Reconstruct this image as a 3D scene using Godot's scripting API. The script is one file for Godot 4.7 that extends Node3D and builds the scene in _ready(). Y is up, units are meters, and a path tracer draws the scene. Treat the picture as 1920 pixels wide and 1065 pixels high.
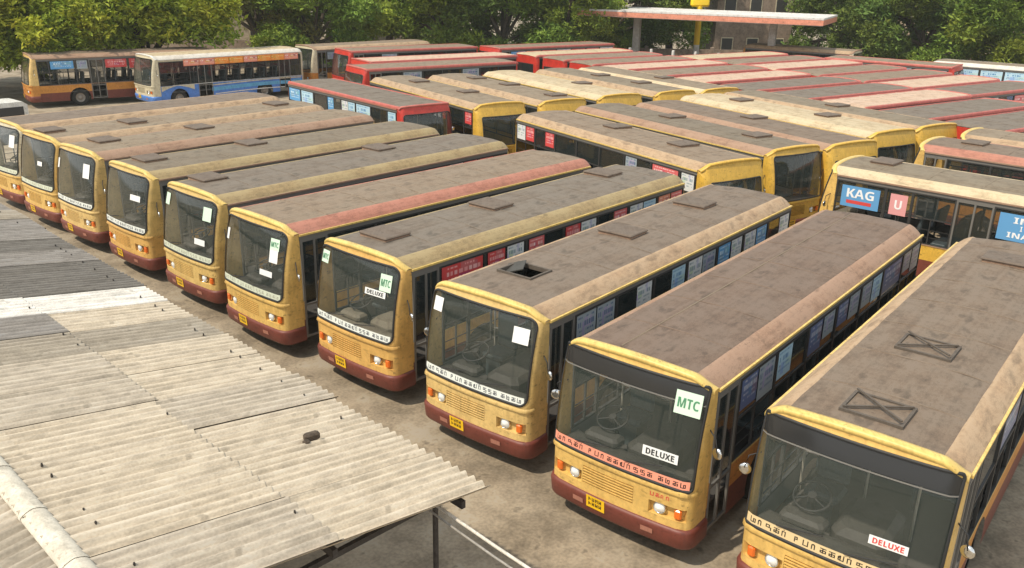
extends Node3D
# A depot yard full of parked city buses, seen from a low rooftop.

var rng := RandomNumberGenerator.new()
var M := {}            # materials
var C := {}            # cached meshes
var taken := {}        # top-level names in use

# ------------------------------------------------------------------ setup
func _ready() -> void:
	rng.seed = 20240
	# camera
	var cam := Camera3D.new(); cam.name = "camera"
	cam.fov = 36.25; cam.near = 0.1; cam.far = 900.0
	cam.position = Vector3(0, 8.396, 0)
	cam.rotation = Vector3(-0.3497, 0.0, 0.0205)
	add_child(cam); cam.current = true
	# sky, exposure
	var env := Environment.new()
	env.background_mode = Environment.BG_SKY
	var sm := ProceduralSkyMaterial.new()
	sm.sky_top_color = Color(0.68, 0.715, 0.745)
	sm.sky_horizon_color = Color(0.86, 0.86, 0.85)
	sm.sky_curve = 0.22
	sm.ground_bottom_color = Color(0.42, 0.39, 0.35)
	sm.ground_horizon_color = Color(0.72, 0.70, 0.66)
	sm.sky_energy_multiplier = 1.15
	var sky := Sky.new(); sky.sky_material = sm
	env.sky = sky
	env.tonemap_mode = Environment.TONE_MAPPER_LINEAR
	env.tonemap_exposure = 1.36
	env.sdfgi_enabled = true; env.ssao_enabled = true; env.ssil_enabled = true
	env.fog_enabled = true; env.fog_density = 0.0004; env.fog_light_color = Color(0.86, 0.87, 0.85)
	var we := WorldEnvironment.new(); we.name = "world"; we.environment = env; add_child(we)
	# sun: high, behind the camera and to its left
	var sun := DirectionalLight3D.new(); sun.name = "sun"
	sun.light_energy = 0.95; sun.light_color = Color(1.0, 0.955, 0.88); sun.light_angular_distance = 1.2
	sun.shadow_enabled = true
	add_child(sun)
	sun.look_at_from_position(Vector3(-6.0, 10.2, 4.0), Vector3.ZERO, Vector3.UP)

	materials()
	ground()
	shed()
	buses()
	filling_station()
	backdrop()
	trees()

# ------------------------------------------------------------------ helpers
func numbered(n: String) -> String:
	if not taken.has(n):
		taken[n] = 0
		return n
	taken[n] += 1
	return "%s_%03d" % [n, taken[n]]

func thing(called: String, label: String, category: String, at: Vector3, turn := 0.0, group := "") -> Node3D:
	var o := Node3D.new(); o.name = numbered(called); add_child(o)
	o.position = at; o.rotation.y = turn
	o.set_meta("label", label); o.set_meta("category", category)
	if group != "": o.set_meta("group", group)
	return o

func part(called: String, mesh: Mesh, mat: Material, parent: Node, at := Vector3.ZERO) -> MeshInstance3D:
	var o := MeshInstance3D.new(); o.name = called; o.mesh = mesh; o.material_override = mat
	o.position = at
	parent.add_child(o, true)
	return o

func begin() -> SurfaceTool:
	var st := SurfaceTool.new(); st.begin(Mesh.PRIMITIVE_TRIANGLES); return st

func done(st: SurfaceTool) -> ArrayMesh:
	st.generate_normals()
	st.index()
	return st.commit()

func tri(st: SurfaceTool, a: Vector3, b: Vector3, c: Vector3) -> void:
	st.set_uv(Vector2(0.5, 0.5))
	st.add_vertex(a); st.add_vertex(b); st.add_vertex(c)

func quad(st: SurfaceTool, a: Vector3, b: Vector3, c: Vector3, d: Vector3) -> void:
	st.set_uv(Vector2(0, 0)); st.add_vertex(a)
	st.set_uv(Vector2(1, 0)); st.add_vertex(b)
	st.set_uv(Vector2(1, 1)); st.add_vertex(c)
	st.set_uv(Vector2(0, 0)); st.add_vertex(a)
	st.set_uv(Vector2(1, 1)); st.add_vertex(c)
	st.set_uv(Vector2(0, 1)); st.add_vertex(d)

# box between two corners, outward faces
func bx(st: SurfaceTool, lo: Vector3, hi: Vector3, t := Transform3D()) -> void:
	st.set_smooth_group(-1)
	var p := []
	for i in 8:
		p.append(t * Vector3(hi.x if i & 1 else lo.x, hi.y if i & 2 else lo.y, hi.z if i & 4 else lo.z))
	for f in [[4, 6, 7, 5], [1, 3, 2, 0], [5, 7, 3, 1], [0, 2, 6, 4], [6, 2, 3, 7], [0, 4, 5, 1]]:
		quad(st, p[f[0]], p[f[1]], p[f[2]], p[f[3]])

# box with chamfered vertical outline (rounded look): prism of a bevelled box
func cbx(st: SurfaceTool, c: Vector3, s: Vector3, b: float, t := Transform3D()) -> void:
	st.set_smooth_group(-1)
	var h := s * 0.5
	var rings := []
	for lv in [[-h.y, b], [-h.y + b, 0.0], [h.y - b, 0.0], [h.y, b]]:
		var x: float = h.x - lv[1]; var z: float = h.z - lv[1]; var y: float = lv[0]
		var r := []
		for q in [[x, z - b], [x - b, z], [-x + b, z], [-x, z - b], [-x, -z + b], [-x + b, -z], [x - b, -z], [x, -z + b]]:
			r.append(t * (c + Vector3(q[0], y, q[1])))
		rings.append(r)
	for k in 3:
		for i in 8:
			var j := (i + 1) % 8
			quad(st, rings[k][i], rings[k][j], rings[k + 1][j], rings[k + 1][i])
	for k in [0, 3]:
		for i in range(1, 7):
			if k == 3: tri(st, rings[k][0], rings[k][i], rings[k][i + 1])
			else: tri(st, rings[k][0], rings[k][i + 1], rings[k][i])

func tube(st: SurfaceTool, pts: Array, r0: float, r1: float, n := 8, cap := true) -> void:
	st.set_smooth_group(0)
	var rings := []
	for i in pts.size():
		var d: Vector3
		if i == 0: d = pts[1] - pts[0]
		elif i == pts.size() - 1: d = pts[i] - pts[i - 1]
		else: d = pts[i + 1] - pts[i - 1]
		d = d.normalized()
		var up := Vector3.UP if absf(d.y) < 0.9 else Vector3.RIGHT
		var a := d.cross(up).normalized(); var b := a.cross(d).normalized()
		var r := lerpf(r0, r1, float(i) / (pts.size() - 1))
		var ring := []
		for k in n:
			var t := TAU * k / n
			ring.append(pts[i] + (a * cos(t) + b * sin(t)) * r)
		rings.append(ring)
	for i in pts.size() - 1:
		for k in n:
			var j := (k + 1) % n
			quad(st, rings[i][k], rings[i][j], rings[i + 1][j], rings[i + 1][k])
	if cap:
		st.set_smooth_group(1)
		for e in [0, pts.size() - 1]:
			for k in range(1, n - 1):
				tri(st, rings[e][0], rings[e][k], rings[e][k + 1])

# solid of revolution about the local x axis; prof = [[x, r], ...]
func lathe_x(st: SurfaceTool, prof: Array, n: int, at := Vector3.ZERO) -> void:
	st.set_smooth_group(0)
	for i in prof.size() - 1:
		for k in n:
			var t0 := TAU * k / n; var t1 := TAU * (k + 1) / n
			var p := []
			for q in [[i, t0], [i, t1], [i + 1, t1], [i + 1, t0]]:
				var e: Array = prof[q[0]]
				p.append(at + Vector3(e[0], e[1] * cos(q[1]), e[1] * sin(q[1])))
			quad(st, p[0], p[1], p[2], p[3])

var uv_shift := Vector2.ZERO
# smooth sheet from a function of (u, v) in 0..1, oriented along hint
func sheet(st: SurfaceTool, f: Callable, nu: int, nv: int, hint: Vector3, us := 1.0, vs := 1.0, group := 0) -> void:
	st.set_smooth_group(group)
	var g := []
	for i in nu + 1:
		var row := []
		for j in nv + 1:
			row.append(f.call(float(i) / nu, float(j) / nv))
		g.append(row)
	var mi := nu / 2; var mj := nv / 2
	mi = mini(mi, nu - 1); mj = mini(mj, nv - 1)
	var nrm: Vector3 = (g[mi + 1][mj] - g[mi][mj]).cross(g[mi][mj + 1] - g[mi][mj])
	var flip := nrm.dot(hint) > 0.0
	for i in nu:
		for j in nv:
			var ids := [[i, j], [i + 1, j], [i + 1, j + 1], [i, j], [i + 1, j + 1], [i, j + 1]]
			if flip: ids = [[i, j], [i + 1, j + 1], [i + 1, j], [i, j], [i, j + 1], [i + 1, j + 1]]
			for q in ids:
				st.set_uv(uv_shift + Vector2(us * q[0] / nu, vs * q[1] / nv))
				st.add_vertex(g[q[0]][q[1]])

# ------------------------------------------------------------------ materials
func noise_bytes(size: int, freq: float, sd: int, octaves := 4) -> PackedByteArray:
	var n := FastNoiseLite.new(); n.seed = sd; n.frequency = freq
	n.noise_type = FastNoiseLite.TYPE_SIMPLEX_SMOOTH
	n.fractal_octaves = octaves
	var im := n.get_seamless_image(size, size)
	im.convert(Image.FORMAT_L8)
	return im.get_data()

# value texture: weights of noise layers [freq, weight, octaves, sx, sy]; result around 1 - sum/2
func grime(size: int, base: float, layers: Array, tint_a: Color, tint_b: Color, sd: int, spots := []) -> ImageTexture:
	var data := []
	for l in layers:
		data.append(noise_bytes(size, l[0], sd + data.size() * 17, int(l[2])))
	var out := PackedByteArray(); out.resize(size * size * 3)
	for y in size:
		for x in size:
			var v := base
			var w := 0.0
			for k in layers.size():
				var l: Array = layers[k]
				var px: int = int(x * l[3]) % size
				var py: int = int(y * l[4]) % size
				var s: float = data[k][py * size + px] / 255.0 - 0.5
				v += s * l[1]
				if k == 0: w = clampf(s + 0.5, 0.0, 1.0)
			for s in spots:
				var b: float = data[s[0]][y * size + x] / 255.0
				if b > s[1]: v *= lerpf(1.0, s[2], clampf((b - s[1]) * 8.0, 0.0, 1.0))
			var c := tint_a.lerp(tint_b, w)
			var o := (y * size + x) * 3
			out[o] = int(clampf(v * c.r, 0, 1) * 255); out[o + 1] = int(clampf(v * c.g, 0, 1) * 255); out[o + 2] = int(clampf(v * c.b, 0, 1) * 255)
	return ImageTexture.create_from_image(Image.create_from_data(size, size, false, Image.FORMAT_RGB8, out))

func lin(r: float, g: float, b: float) -> Color:
	return Color(r, g, b).linear_to_srgb()

func mat(key: String, c: Color, rough := 0.6, tex: Texture2D = null, metres := 1.0, metal := 0.0) -> StandardMaterial3D:
	var m := StandardMaterial3D.new(); m.resource_name = key
	m.albedo_color = c; m.roughness = rough; m.metallic = metal
	m.cull_mode = BaseMaterial3D.CULL_DISABLED
	if tex:
		m.albedo_texture = tex
		m.uv1_triplanar = true; m.uv1_world_triplanar = true
		m.uv1_scale = Vector3.ONE / metres
	M[key] = m
	return m

func bump(m: StandardMaterial3D, tex: Texture2D, cm: float) -> void:
	m.heightmap_enabled = true; m.heightmap_texture = tex; m.heightmap_scale = cm

func glass(key: String, c: Color, a: float) -> void:
	var m := mat(key, Color(c.r, c.g, c.b, a), 0.04)
	m.transparency = BaseMaterial3D.TRANSPARENCY_ALPHA
	m.metallic_specular = 0.5

var ROOFS := []
func materials() -> void:
	var t_roof := grime(512, 1.0, [[0.006, 0.18, 4, 1, 1], [0.03, 0.16, 4, 1, 0.06], [0.05, 0.16, 3, 1, 1], [0.008, 0.16, 4, 1, 3], [0.16, 0.15, 2, 1, 1]], Color(1.0, 0.97, 0.94), Color(0.93, 0.94, 0.94), 5, [[2, 0.80, 0.80], [3, 0.74, 0.86]])
	var t_paint := grime(512, 0.97, [[0.008, 0.20, 4, 1, 1], [0.010, 0.16, 3, 6, 1], [0.06, 0.12, 3, 1, 1], [0.03, 0.0, 4, 1, 1]], Color(1.0, 0.98, 0.95), Color(0.96, 0.95, 0.93), 31, [[3, 0.74, 0.72], [2, 0.82, 0.7]])
	var t_ground := grime(1024, 0.95, [[0.004, 0.42, 5, 1, 1], [0.014, 0.22, 5, 1, 1], [0.08, 0.20, 3, 1, 1]], Color(1.0, 0.97, 0.92), Color(0.95, 0.94, 0.92), 77, [[1, 0.74, 0.78]])
	var t_shed := grime(1024, 0.96, [[0.005, 0.26, 5, 1, 1], [0.015, 0.26, 4, 1, 1], [0.07, 0.18, 3, 1, 1]], Color(1.0, 0.98, 0.95), Color(0.95, 0.94, 0.93), 131, [[1, 0.70, 0.80]])
	var t_streak := grime(512, 0.97, [[0.012, 0.16, 4, 1, 0.12], [0.05, 0.17, 3, 1, 0.05], [0.010, 0.20, 5, 1, 1], [0.09, 0.14, 3, 1, 1]], Color(1.0, 0.98, 0.95), Color(0.94, 0.93, 0.92), 211, [[2, 0.76, 0.84]])
	var t_bark := grime(256, 0.9, [[0.02, 0.5, 4, 1, 1], [0.03, 0.4, 3, 5, 1]], Color(1, 0.97, 0.92), Color(0.9, 0.9, 0.88), 9)
	# bus roofs: dusty painted sheet, one tone per bus
	for c in [[0.200, 0.150, 0.108], [0.195, 0.150, 0.112], [0.180, 0.128, 0.095], [0.225, 0.182, 0.126], [0.255, 0.200, 0.138], [0.52, 0.42, 0.27], [0.185, 0.152, 0.118], [0.56, 0.41, 0.30], [0.245, 0.186, 0.130], [0.195, 0.158, 0.112]]:
		var m := mat("roof%d" % ROOFS.size(), lin(c[0] * 0.94, c[1] * 0.94, c[2] * 0.95), 0.85, t_roof, 4.0 + 0.37 * ROOFS.size())
		m.uv1_triplanar = false; m.uv1_world_triplanar = false
		m.uv1_scale = Vector3.ONE
		m.uv1_offset = Vector3(0.13, 0.27, 0.31) * ROOFS.size()
		ROOFS.append(m)
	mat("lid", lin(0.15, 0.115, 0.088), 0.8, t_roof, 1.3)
	mat("edge_tan", lin(0.42, 0.295, 0.185), 0.75, t_roof, 3.1)
	mat("edge_brown", lin(0.34, 0.215, 0.145), 0.75, t_roof, 2.9)
	mat("edge_yellow", lin(0.35, 0.265, 0.135), 0.7, t_roof, 2.7)
	mat("edge_pink", lin(0.42, 0.18, 0.125), 0.7, t_roof, 3.3)
	mat("edge_red", lin(0.54, 0.14, 0.115), 0.5, t_paint, 2.5)
	mat("edge_cream", lin(0.56, 0.45, 0.29), 0.7, t_roof, 3.0)
	mat("edge_blue_white", lin(0.66, 0.62, 0.55), 0.6, t_roof, 3.0)
	for k in ["edge_tan", "edge_brown", "edge_yellow", "edge_pink", "edge_cream"]:
		# streaks and dust follow the length of the roof edge
		M[k].uv1_triplanar = false; M[k].uv1_world_triplanar = false
		M[k].uv1_scale = Vector3(0.22, 3.0, 1.0); M[k].uv1_offset = Vector3(0.19, 0.07, 0) * k.length()
	mat("yellow", lin(0.76, 0.50, 0.155), 0.42, t_paint, 2.2)
	mat("yellow_b", lin(0.74, 0.45, 0.135), 0.5, t_paint, 2.6)
	mat("yellow_c", lin(0.74, 0.52, 0.19), 0.36, t_paint, 1.8)
	mat("yellow_pale", lin(0.76, 0.54, 0.215), 0.42, t_paint, 2.1)
	mat("yellow_bright", lin(0.72, 0.45, 0.07), 0.42, t_paint, 2.0)
	mat("yellow_trim", lin(0.76, 0.55, 0.17), 0.45, t_paint, 1.7)
	mat("orange", lin(0.62, 0.27, 0.05), 0.45, t_paint, 2.0)
	mat("maroon", lin(0.175, 0.044, 0.030), 0.5, t_paint, 2.3)
	mat("red", lin(0.58, 0.045, 0.03), 0.4, t_paint, 2.3)
	mat("blue", lin(0.09, 0.24, 0.68), 0.4, t_paint, 2.3)
	mat("sky_blue", lin(0.13, 0.42, 0.72), 0.4, t_paint, 2.3)
	mat("cream", lin(0.66, 0.60, 0.44), 0.45, t_paint, 2.3)
	mat("white_paint", lin(0.74, 0.74, 0.72), 0.4, t_paint, 2.3)
	mat("frame_dark", lin(0.035, 0.034, 0.033), 0.5)
	mat("stay_grey", lin(0.11, 0.09, 0.072), 0.8, t_roof, 0.9)
	mat("frame_grey", lin(0.16, 0.15, 0.135), 0.5)
	mat("rubber", lin(0.02, 0.02, 0.02), 0.6)
	mat("tyre", lin(0.025, 0.024, 0.023), 0.85, t_bark, 0.7)
	mat("rim", lin(0.30, 0.27, 0.24), 0.55, t_paint, 0.8)
	mat("chassis", lin(0.03, 0.028, 0.026), 0.9)
	mat("floor_dark", lin(0.07, 0.065, 0.06), 0.8)
	mat("dash", lin(0.06, 0.057, 0.05), 0.7, t_roof, 1.6)
	mat("dash_dusty", lin(0.20, 0.175, 0.13), 0.8, t_roof, 1.6)
	mat("seat", lin(0.055, 0.075, 0.085), 0.6, t_paint, 1.0)
	mat("rail", lin(0.48, 0.44, 0.36), 0.35, null, 1, 0.3)
	mat("chrome", lin(0.75, 0.75, 0.73), 0.18, null, 1, 1.0)
	mat("lens", lin(0.78, 0.78, 0.74), 0.15)
	mat("amber", lin(0.75, 0.16, 0.02), 0.25)
	mat("plate", lin(0.80, 0.52, 0.02), 0.45)
	mat("ink", lin(0.03, 0.03, 0.03), 0.6)
	mat("ink_red", lin(0.62, 0.06, 0.05), 0.6)
	mat("ink_green", lin(0.08, 0.24, 0.13), 0.6)
	mat("ink_white", lin(0.82, 0.82, 0.82), 0.6)
	mat("sticker_mint", lin(0.62, 0.78, 0.62), 0.5)
	mat("sticker_white", lin(0.80, 0.80, 0.78), 0.5)
	glass("pane", Color(0.20, 0.23, 0.23), 0.42)
	mat("band_gloss", lin(0.022, 0.022, 0.022), 0.12)
	mat("lining", lin(0.24, 0.235, 0.22), 0.7)
	glass("screen", Color(0.55, 0.6, 0.56), 0.10)
	mat("ground", lin(0.34, 0.285, 0.215), 0.92, t_ground, 7.0)
	bump(M["ground"], t_ground, 1.2)
	for k in [["shed_cream", 0.61, 0.535, 0.425], ["shed_pale", 0.53, 0.47, 0.385], ["shed_tan", 0.39, 0.345, 0.28], ["shed_grey", 0.29, 0.27, 0.25], ["shed_dark", 0.185, 0.172, 0.155], ["shed_blue", 0.33, 0.325, 0.32], ["shed_white", 0.80, 0.78, 0.74]]:
		var sheet_mat := mat(k[0], lin(k[1], k[2], k[3]), 0.9, t_streak, 2.6)
		sheet_mat.uv1_triplanar = false; sheet_mat.uv1_world_triplanar = false
		sheet_mat.uv1_scale = Vector3(1.0, 1.0, 1.0); sheet_mat.uv1_offset = Vector3(0.37 * M.size(), 0.21 * M.size(), 0)
	mat("ridge", lin(0.66, 0.62, 0.53), 0.85, t_shed, 1.9)
	mat("steel_dark", lin(0.06, 0.05, 0.045), 0.7, t_bark, 0.6)
	mat("pipe", lin(0.66, 0.62, 0.56), 0.5, t_paint, 0.7)
	mat("brick", lin(0.10, 0.075, 0.055), 0.9, t_bark, 0.4)
	mat("bark", lin(0.115, 0.09, 0.068), 0.95, t_bark, 1.4)
	mat("bark_pale", lin(0.27, 0.22, 0.17), 0.95, t_bark, 1.6)
	mat("wall_beige", lin(0.52, 0.43, 0.32), 0.9, t_shed, 5.0)
	mat("wall_brown", lin(0.30, 0.235, 0.185), 0.9, t_shed, 5.0)
	mat("wall_green", lin(0.50, 0.60, 0.50), 0.85, t_shed, 4.0)
	mat("canopy_pink", lin(0.78, 0.32, 0.22), 0.55, t_paint, 4.0)
	mat("canopy_white", lin(0.72, 0.72, 0.72), 0.55, t_paint, 4.0)
	mat("column", lin(0.50, 0.48, 0.46), 0.8, t_shed, 3.0)
	mat("concrete", lin(0.36, 0.34, 0.31), 0.85, t_shed, 3.0)
	mat("sign_yellow", lin(0.85, 0.56, 0.01), 0.4)
	# adverts stuck on window glass
	poster("p_pink", Color(0.86, 0.42, 0.42), Color(0.97, 0.86, 0.84), 1)
	poster("p_red", Color(0.82, 0.30, 0.30), Color(0.95, 0.80, 0.78), 2)
	poster("p_white", Color(0.86, 0.87, 0.86), Color(0.50, 0.58, 0.62), 3)
	poster("p_blue", Color(0.36, 0.62, 0.82), Color(0.90, 0.95, 0.97), 4)
	poster("p_ice", Color(0.72, 0.84, 0.90), Color(0.35, 0.55, 0.72), 5)
	poster("p_photo", Color(0.36, 0.42, 0.58), Color(0.78, 0.78, 0.80), 6)
	poster("p_grey", Color(0.62, 0.66, 0.68), Color(0.30, 0.38, 0.52), 7)
	poster("p_orange", Color(0.93, 0.55, 0.22), Color(0.97, 0.85, 0.55), 8)
	poster("p_salmon", Color(0.90, 0.56, 0.46), Color(0.98, 0.88, 0.78), 9)
	script_band("band_white", Color(0.90, 0.91, 0.88), Color(0.18, 0.20, 0.26))
	script_band("band_pink", Color(0.93, 0.60, 0.50), Color(0.12, 0.10, 0.10))
	script_band("band_cream", Color(0.86, 0.76, 0.58), Color(0.10, 0.09, 0.08))
	script_band("band_plain", Color(0.82, 0.84, 0.76), Color(0.62, 0.62, 0.55))
	plate_print()

func flat_tex(key: String, im: Image, rough := 0.5) -> void:
	var m := mat(key, Color.WHITE, rough)
	m.albedo_texture = ImageTexture.create_from_image(im)

func poster(key: String, bg: Color, fg: Color, sd: int) -> void:
	var r := RandomNumberGenerator.new(); r.seed = sd * 91
	var im := Image.create(128, 64, false, Image.FORMAT_RGB8)
	im.fill(bg)
	for k in 3:
		var q := bg.lerp(Color(r.randf(), r.randf(), r.randf()), 0.18)
		im.fill_rect(Rect2i(r.randi_range(0, 90), r.randi_range(0, 40), r.randi_range(14, 50), r.randi_range(10, 30)), q)
	# a heading, lines of small print and a picture block, as blurred by distance
	var y := 8
	for k in 4:
		var hgt := 10 if k == 1 else 4
		var x := 8 + r.randi_range(0, 12)
		while x < 112:
			var w := r.randi_range(3, 9) if k != 1 else r.randi_range(7, 12)
			im.fill_rect(Rect2i(x, y, w, hgt), fg.lerp(bg, r.randf() * 0.4))
			x += w + r.randi_range(2, 5)
			if r.randf() < 0.12: x += 20
		y += hgt + 6
	flat_tex(key, im, 0.35)

func stroke(im: Image, a: Vector2, b: Vector2, w: int, c: Color) -> void:
	var n := int(a.distance_to(b)) + 1
	for i in n + 1:
		var p := a.lerp(b, float(i) / n)
		im.fill_rect(Rect2i(int(p.x) - w / 2, int(p.y) - w / 2, w, w), c)

const GLYPH := {
	"ma": [[0, 0, 0, 1, 0.9, 1, 0.9, 0.3, 0.55, 0.3, 0.55, 1]], "aa": [[0, 1, 0, 0.25, 0.25, 0.05, 0.5, 0.25, 0.5, 1]],
	"na": [[0, 0.1, 0.6, 0.1, 0.6, 0.65], [0, 0.1, 0, 0.65, 0.9, 0.65, 0.9, 1.15]], "ka": [[0, 0.1, 0.9, 0.1], [0.4, 0.1, 0.4, 1], [0.4, 0.55, 0, 0.6, 0.05, 0.95, 0.4, 0.9], [0.4, 0.55, 0.9, 0.5, 0.9, 0.95, 0.6, 0.95]],
	"r": [[0, 1, 0, 0.1, 0.55, 0.1, 0.55, 1], [0.25, -0.22, 0.3, -0.22]], "pa": [[0, 0, 0, 1, 0.8, 1, 0.8, 0]], "o": [[0, 1, 0, 0.1, 0.4, 0.05, 0.45, 0.5, 0.1, 0.5]],
	"va": [[0, 0.4, 0.35, 0.1, 0.35, 1, 0, 0.9, 0.05, 0.55, 0.35, 0.55], [0.35, 1, 0.85, 1, 0.85, 0]], "tha": [[0, 0.1, 0.8, 0.1], [0.4, 0.1, 0.4, 0.6, 0, 0.6, 0, 0.3], [0.4, 0.6, 0.85, 0.6, 0.85, 1.15, 0.2, 1.15]],
	"zha": [[0, 0, 0, 1, 0.7, 1, 0.7, 0.3, 0.35, 0.3, 0.35, 0.7], [0.7, 1, 0.7, 1.2]]}
func script_band(key: String, bg: Color, ink: Color) -> void:
	var im := Image.create(1024, 64, false, Image.FORMAT_RGB8)
	im.fill(bg)
	var x := 34.0
	for g in ["ma", "aa", "na", "ka", "r", "", "o", "pa", "aa", "ka", "ka", "va", "r", "tha", "tha", "ka", "", "ka", "zha", "ka", "ma"]:
		if g == "":
			x += 26; continue
		for line in GLYPH[g]:
			for i in range(0, line.size() - 2, 2):
				stroke(im, Vector2(x + line[i] * 33, 16 + line[i + 1] * 32), Vector2(x + line[i + 2] * 33, 16 + line[i + 3] * 32), 6, ink)
		x += 49.0
	flat_tex(key, im, 0.45)

func plate_print() -> void:
	var im := Image.create(64, 48, false, Image.FORMAT_RGB8)
	im.fill(Color(0.93, 0.74, 0.10))
	var r := RandomNumberGenerator.new(); r.seed = 3
	for row in 2:
		for k in 4:
			var x := 9 + k * 12
			var y := 8 + row * 18
			stroke(im, Vector2(x, y), Vector2(x, y + 11), 3, Color(0.2, 0.14, 0.03))
			stroke(im, Vector2(x, y + r.randi_range(0, 11)), Vector2(x + 6, y + r.randi_range(0, 11)), 3, Color(0.2, 0.14, 0.03))
			if r.randf() < 0.6: stroke(im, Vector2(x + 6, y), Vector2(x + 6, y + 11), 3, Color(0.2, 0.14, 0.03))
	flat_tex("plate_face", im, 0.4)

# ------------------------------------------------------------------ ground
func ground() -> void:
	var st := begin()
	sheet(st, func(u, v): return Vector3(lerpf(-400, 400, u), 0, lerpf(-500, 60, v)), 40, 28, Vector3.UP)
	var g := part("ground", done(st), M["ground"], self)
	g.set_meta("kind", "structure"); g.set_meta("label", "dusty stained concrete yard between the parked buses"); g.set_meta("category", "ground")

# ------------------------------------------------------------------ bus geometry
# local frame: origin on the ground under the middle, front towards +z, kerb side (doors) at +x
const HW := 1.25
const FLAT := 1.05     # half width of the nearly flat part of the front
const RC := 0.20       # corner radius in plan
func roof_y(x: float, red: bool) -> float:
	var a := absf(x)
	if red:
		if a < 1.12: return 3.04 + 0.03 * (1.0 - (a / 1.12) * (a / 1.12))
		var q := clampf((a - 1.12) / 0.13, 0.0, 1.0)
		return 2.94 + 0.10 * sqrt(maxf(0.0, 1.0 - q * q))
	if a < 0.95: return 3.045 + 0.05 * (1.0 - (a / 0.95) * (a / 0.95))
	var t := clampf((a - 0.95) / 0.30, 0.0, 1.0)
	return 2.845 + 0.20 * (1.0 - pow(t, 1.7))

func rake(y: float, tall: float) -> float:
	if y < 1.38:
		return 0.30 - 0.05 * pow(clampf((0.72 - y) / 0.36, 0.0, 1.0), 2.0)
	var t := clampf((y - 1.38) / (tall - 1.38), 0.0, 1.0)
	return 0.30 * (1.0 - t) + 0.05 * sin(PI * t)

# point on the bus front: s runs along the plan outline from the middle
func pf(s: float, y: float, off: float, z0: float) -> Vector3:
	var z := z0 + rake(y, 3.0)
	var a := absf(s)
	var sg := signf(s)
	var f := FLAT
	var rc := RC
	if a <= f:
		return Vector3(s, y, z - 0.06 * (a / f) * (a / f) + off)
	var th := (a - f) / rc
	if th <= PI / 2:
		return Vector3(sg * (f + (rc + off) * sin(th)), y, z - 0.06 - rc + (rc + off) * cos(th))
	return Vector3(sg * (HW + off), y, maxf(z - 0.06 - rc - (a - f - rc * PI / 2), z0 - 0.31))

func s_end(y: float) -> float:
	return FLAT + RC * PI / 2 + rake(y, 3.0) + 0.05

func s_of_x(x: float) -> float:
	var a := absf(x)
	if a <= FLAT: return x
	return signf(x) * (FLAT + RC * asin(clampf((a - FLAT) / RC, 0.0, 1.0)))

# closed outline of a rounded rectangle, counted per side so that it pairs with a plain rectangle
func round_rect(s0: float, s1: float, y0: float, y1: float, r: float, n: int, m: int) -> Array:
	var out := []
	var cs := [Vector2(s1 - r, y0 + r), Vector2(s1 - r, y1 - r), Vector2(s0 + r, y1 - r), Vector2(s0 + r, y0 + r)]
	for k in 4:     # right, top, left, bottom side, each from mid arc to mid arc
		var c: Vector2 = cs[k]; var d: Vector2 = cs[(k + 1) % 4]
		var a0 := -PI / 4 + k * PI / 2
		var side := []
		for i in m + 1:
			var t := a0 + (PI / 4) * i / m
			side.append(c + Vector2(cos(t), sin(t)) * r)
		for i in range(1, n):
			var p: Vector2 = side[m].lerp(d + Vector2(cos(a0 + PI / 4), sin(a0 + PI / 4)) * r, float(i) / n)
			side.append(p)
		for i in m + 1:
			var t := a0 + PI / 4 + (PI / 4) * i / m
			side.append(d + Vector2(cos(t), sin(t)) * r)
		out.append(side)
	return out

func front_frame(z0: float, win: Array, red: bool) -> ArrayMesh:
	var st := begin()
	st.set_smooth_group(0)
	var inner := round_rect(win[0], win[1], win[2], win[3], win[4], 14, 4)
	var y0 := 1.32
	for k in 4:
		var side: Array = inner[k]
		var n := side.size() - 1
		var rad := 9
		var g := []
		for i in n + 1:
			var t := float(i) / n
			var o: Vector2
			if k == 0: o = Vector2(9, lerpf(y0, roof_y(HW, red), t))
			elif k == 2: o = Vector2(-9, lerpf(roof_y(HW, red), y0, t))
			elif k == 1: o = Vector2(lerpf(1, -1, t), 99)
			else: o = Vector2(lerpf(-1, 1, t), y0)
			var row := []
			for j in rad + 1:
				var w := float(j) / rad
				var q: Vector2 = side[i]
				var e := o
				if k == 0 or k == 2: e.x = signf(o.x) * s_end(o.y)
				elif k == 1:
					var x: float = o.x * HW
					e = Vector2(s_of_x(x), roof_y(x, red) - 0.004)
					if absf(o.x) > 0.98: e.x = signf(o.x) * lerpf(absf(e.x), s_end(e.y), (absf(o.x) - 0.98) / 0.02)
				else: e.x = o.x * s_end(y0)
				var p := q.lerp(e, w)
				row.append(pf(p.x, p.y, 0.0, z0))
			g.append(row)
		for i in n:
			for j in rad:
				quad(st, g[i][j], g[i + 1][j], g[i + 1][j + 1], g[i][j + 1])
	return done(st)

func ring_strip(st: SurfaceTool, outline: Array, z0: float, w: float, off: float) -> void:
	# a raised rubber bead that follows a rounded rectangle on the front
	var pts := []
	for side in outline:
		for i in side.size() - 1: pts.append(side[i])
	var mid := Vector2.ZERO
	for p in pts: mid += p
	mid /= pts.size()
	st.set_smooth_group(0)
	var n := pts.size()
	var prof := [[-w, 0.0], [-w * 0.7, off], [w * 0.7, off], [w, 0.0]]
	var g := []
	for i in n:
		var a: Vector2 = pts[(i + n - 1) % n]; var b: Vector2 = pts[(i + 1) % n]
		var nn := (b - a).orthogonal().normalized()
		var row := []
		for q in prof:
			var p: Vector2 = pts[i] + nn * q[0]
			row.append(pf(p.x, p.y, q[1], z0))
		g.append(row)
	for i in n:
		for j in 3:
			quad(st, g[i][j], g[(i + 1) % n][j], g[(i + 1) % n][j + 1], g[i][j + 1])

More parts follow.
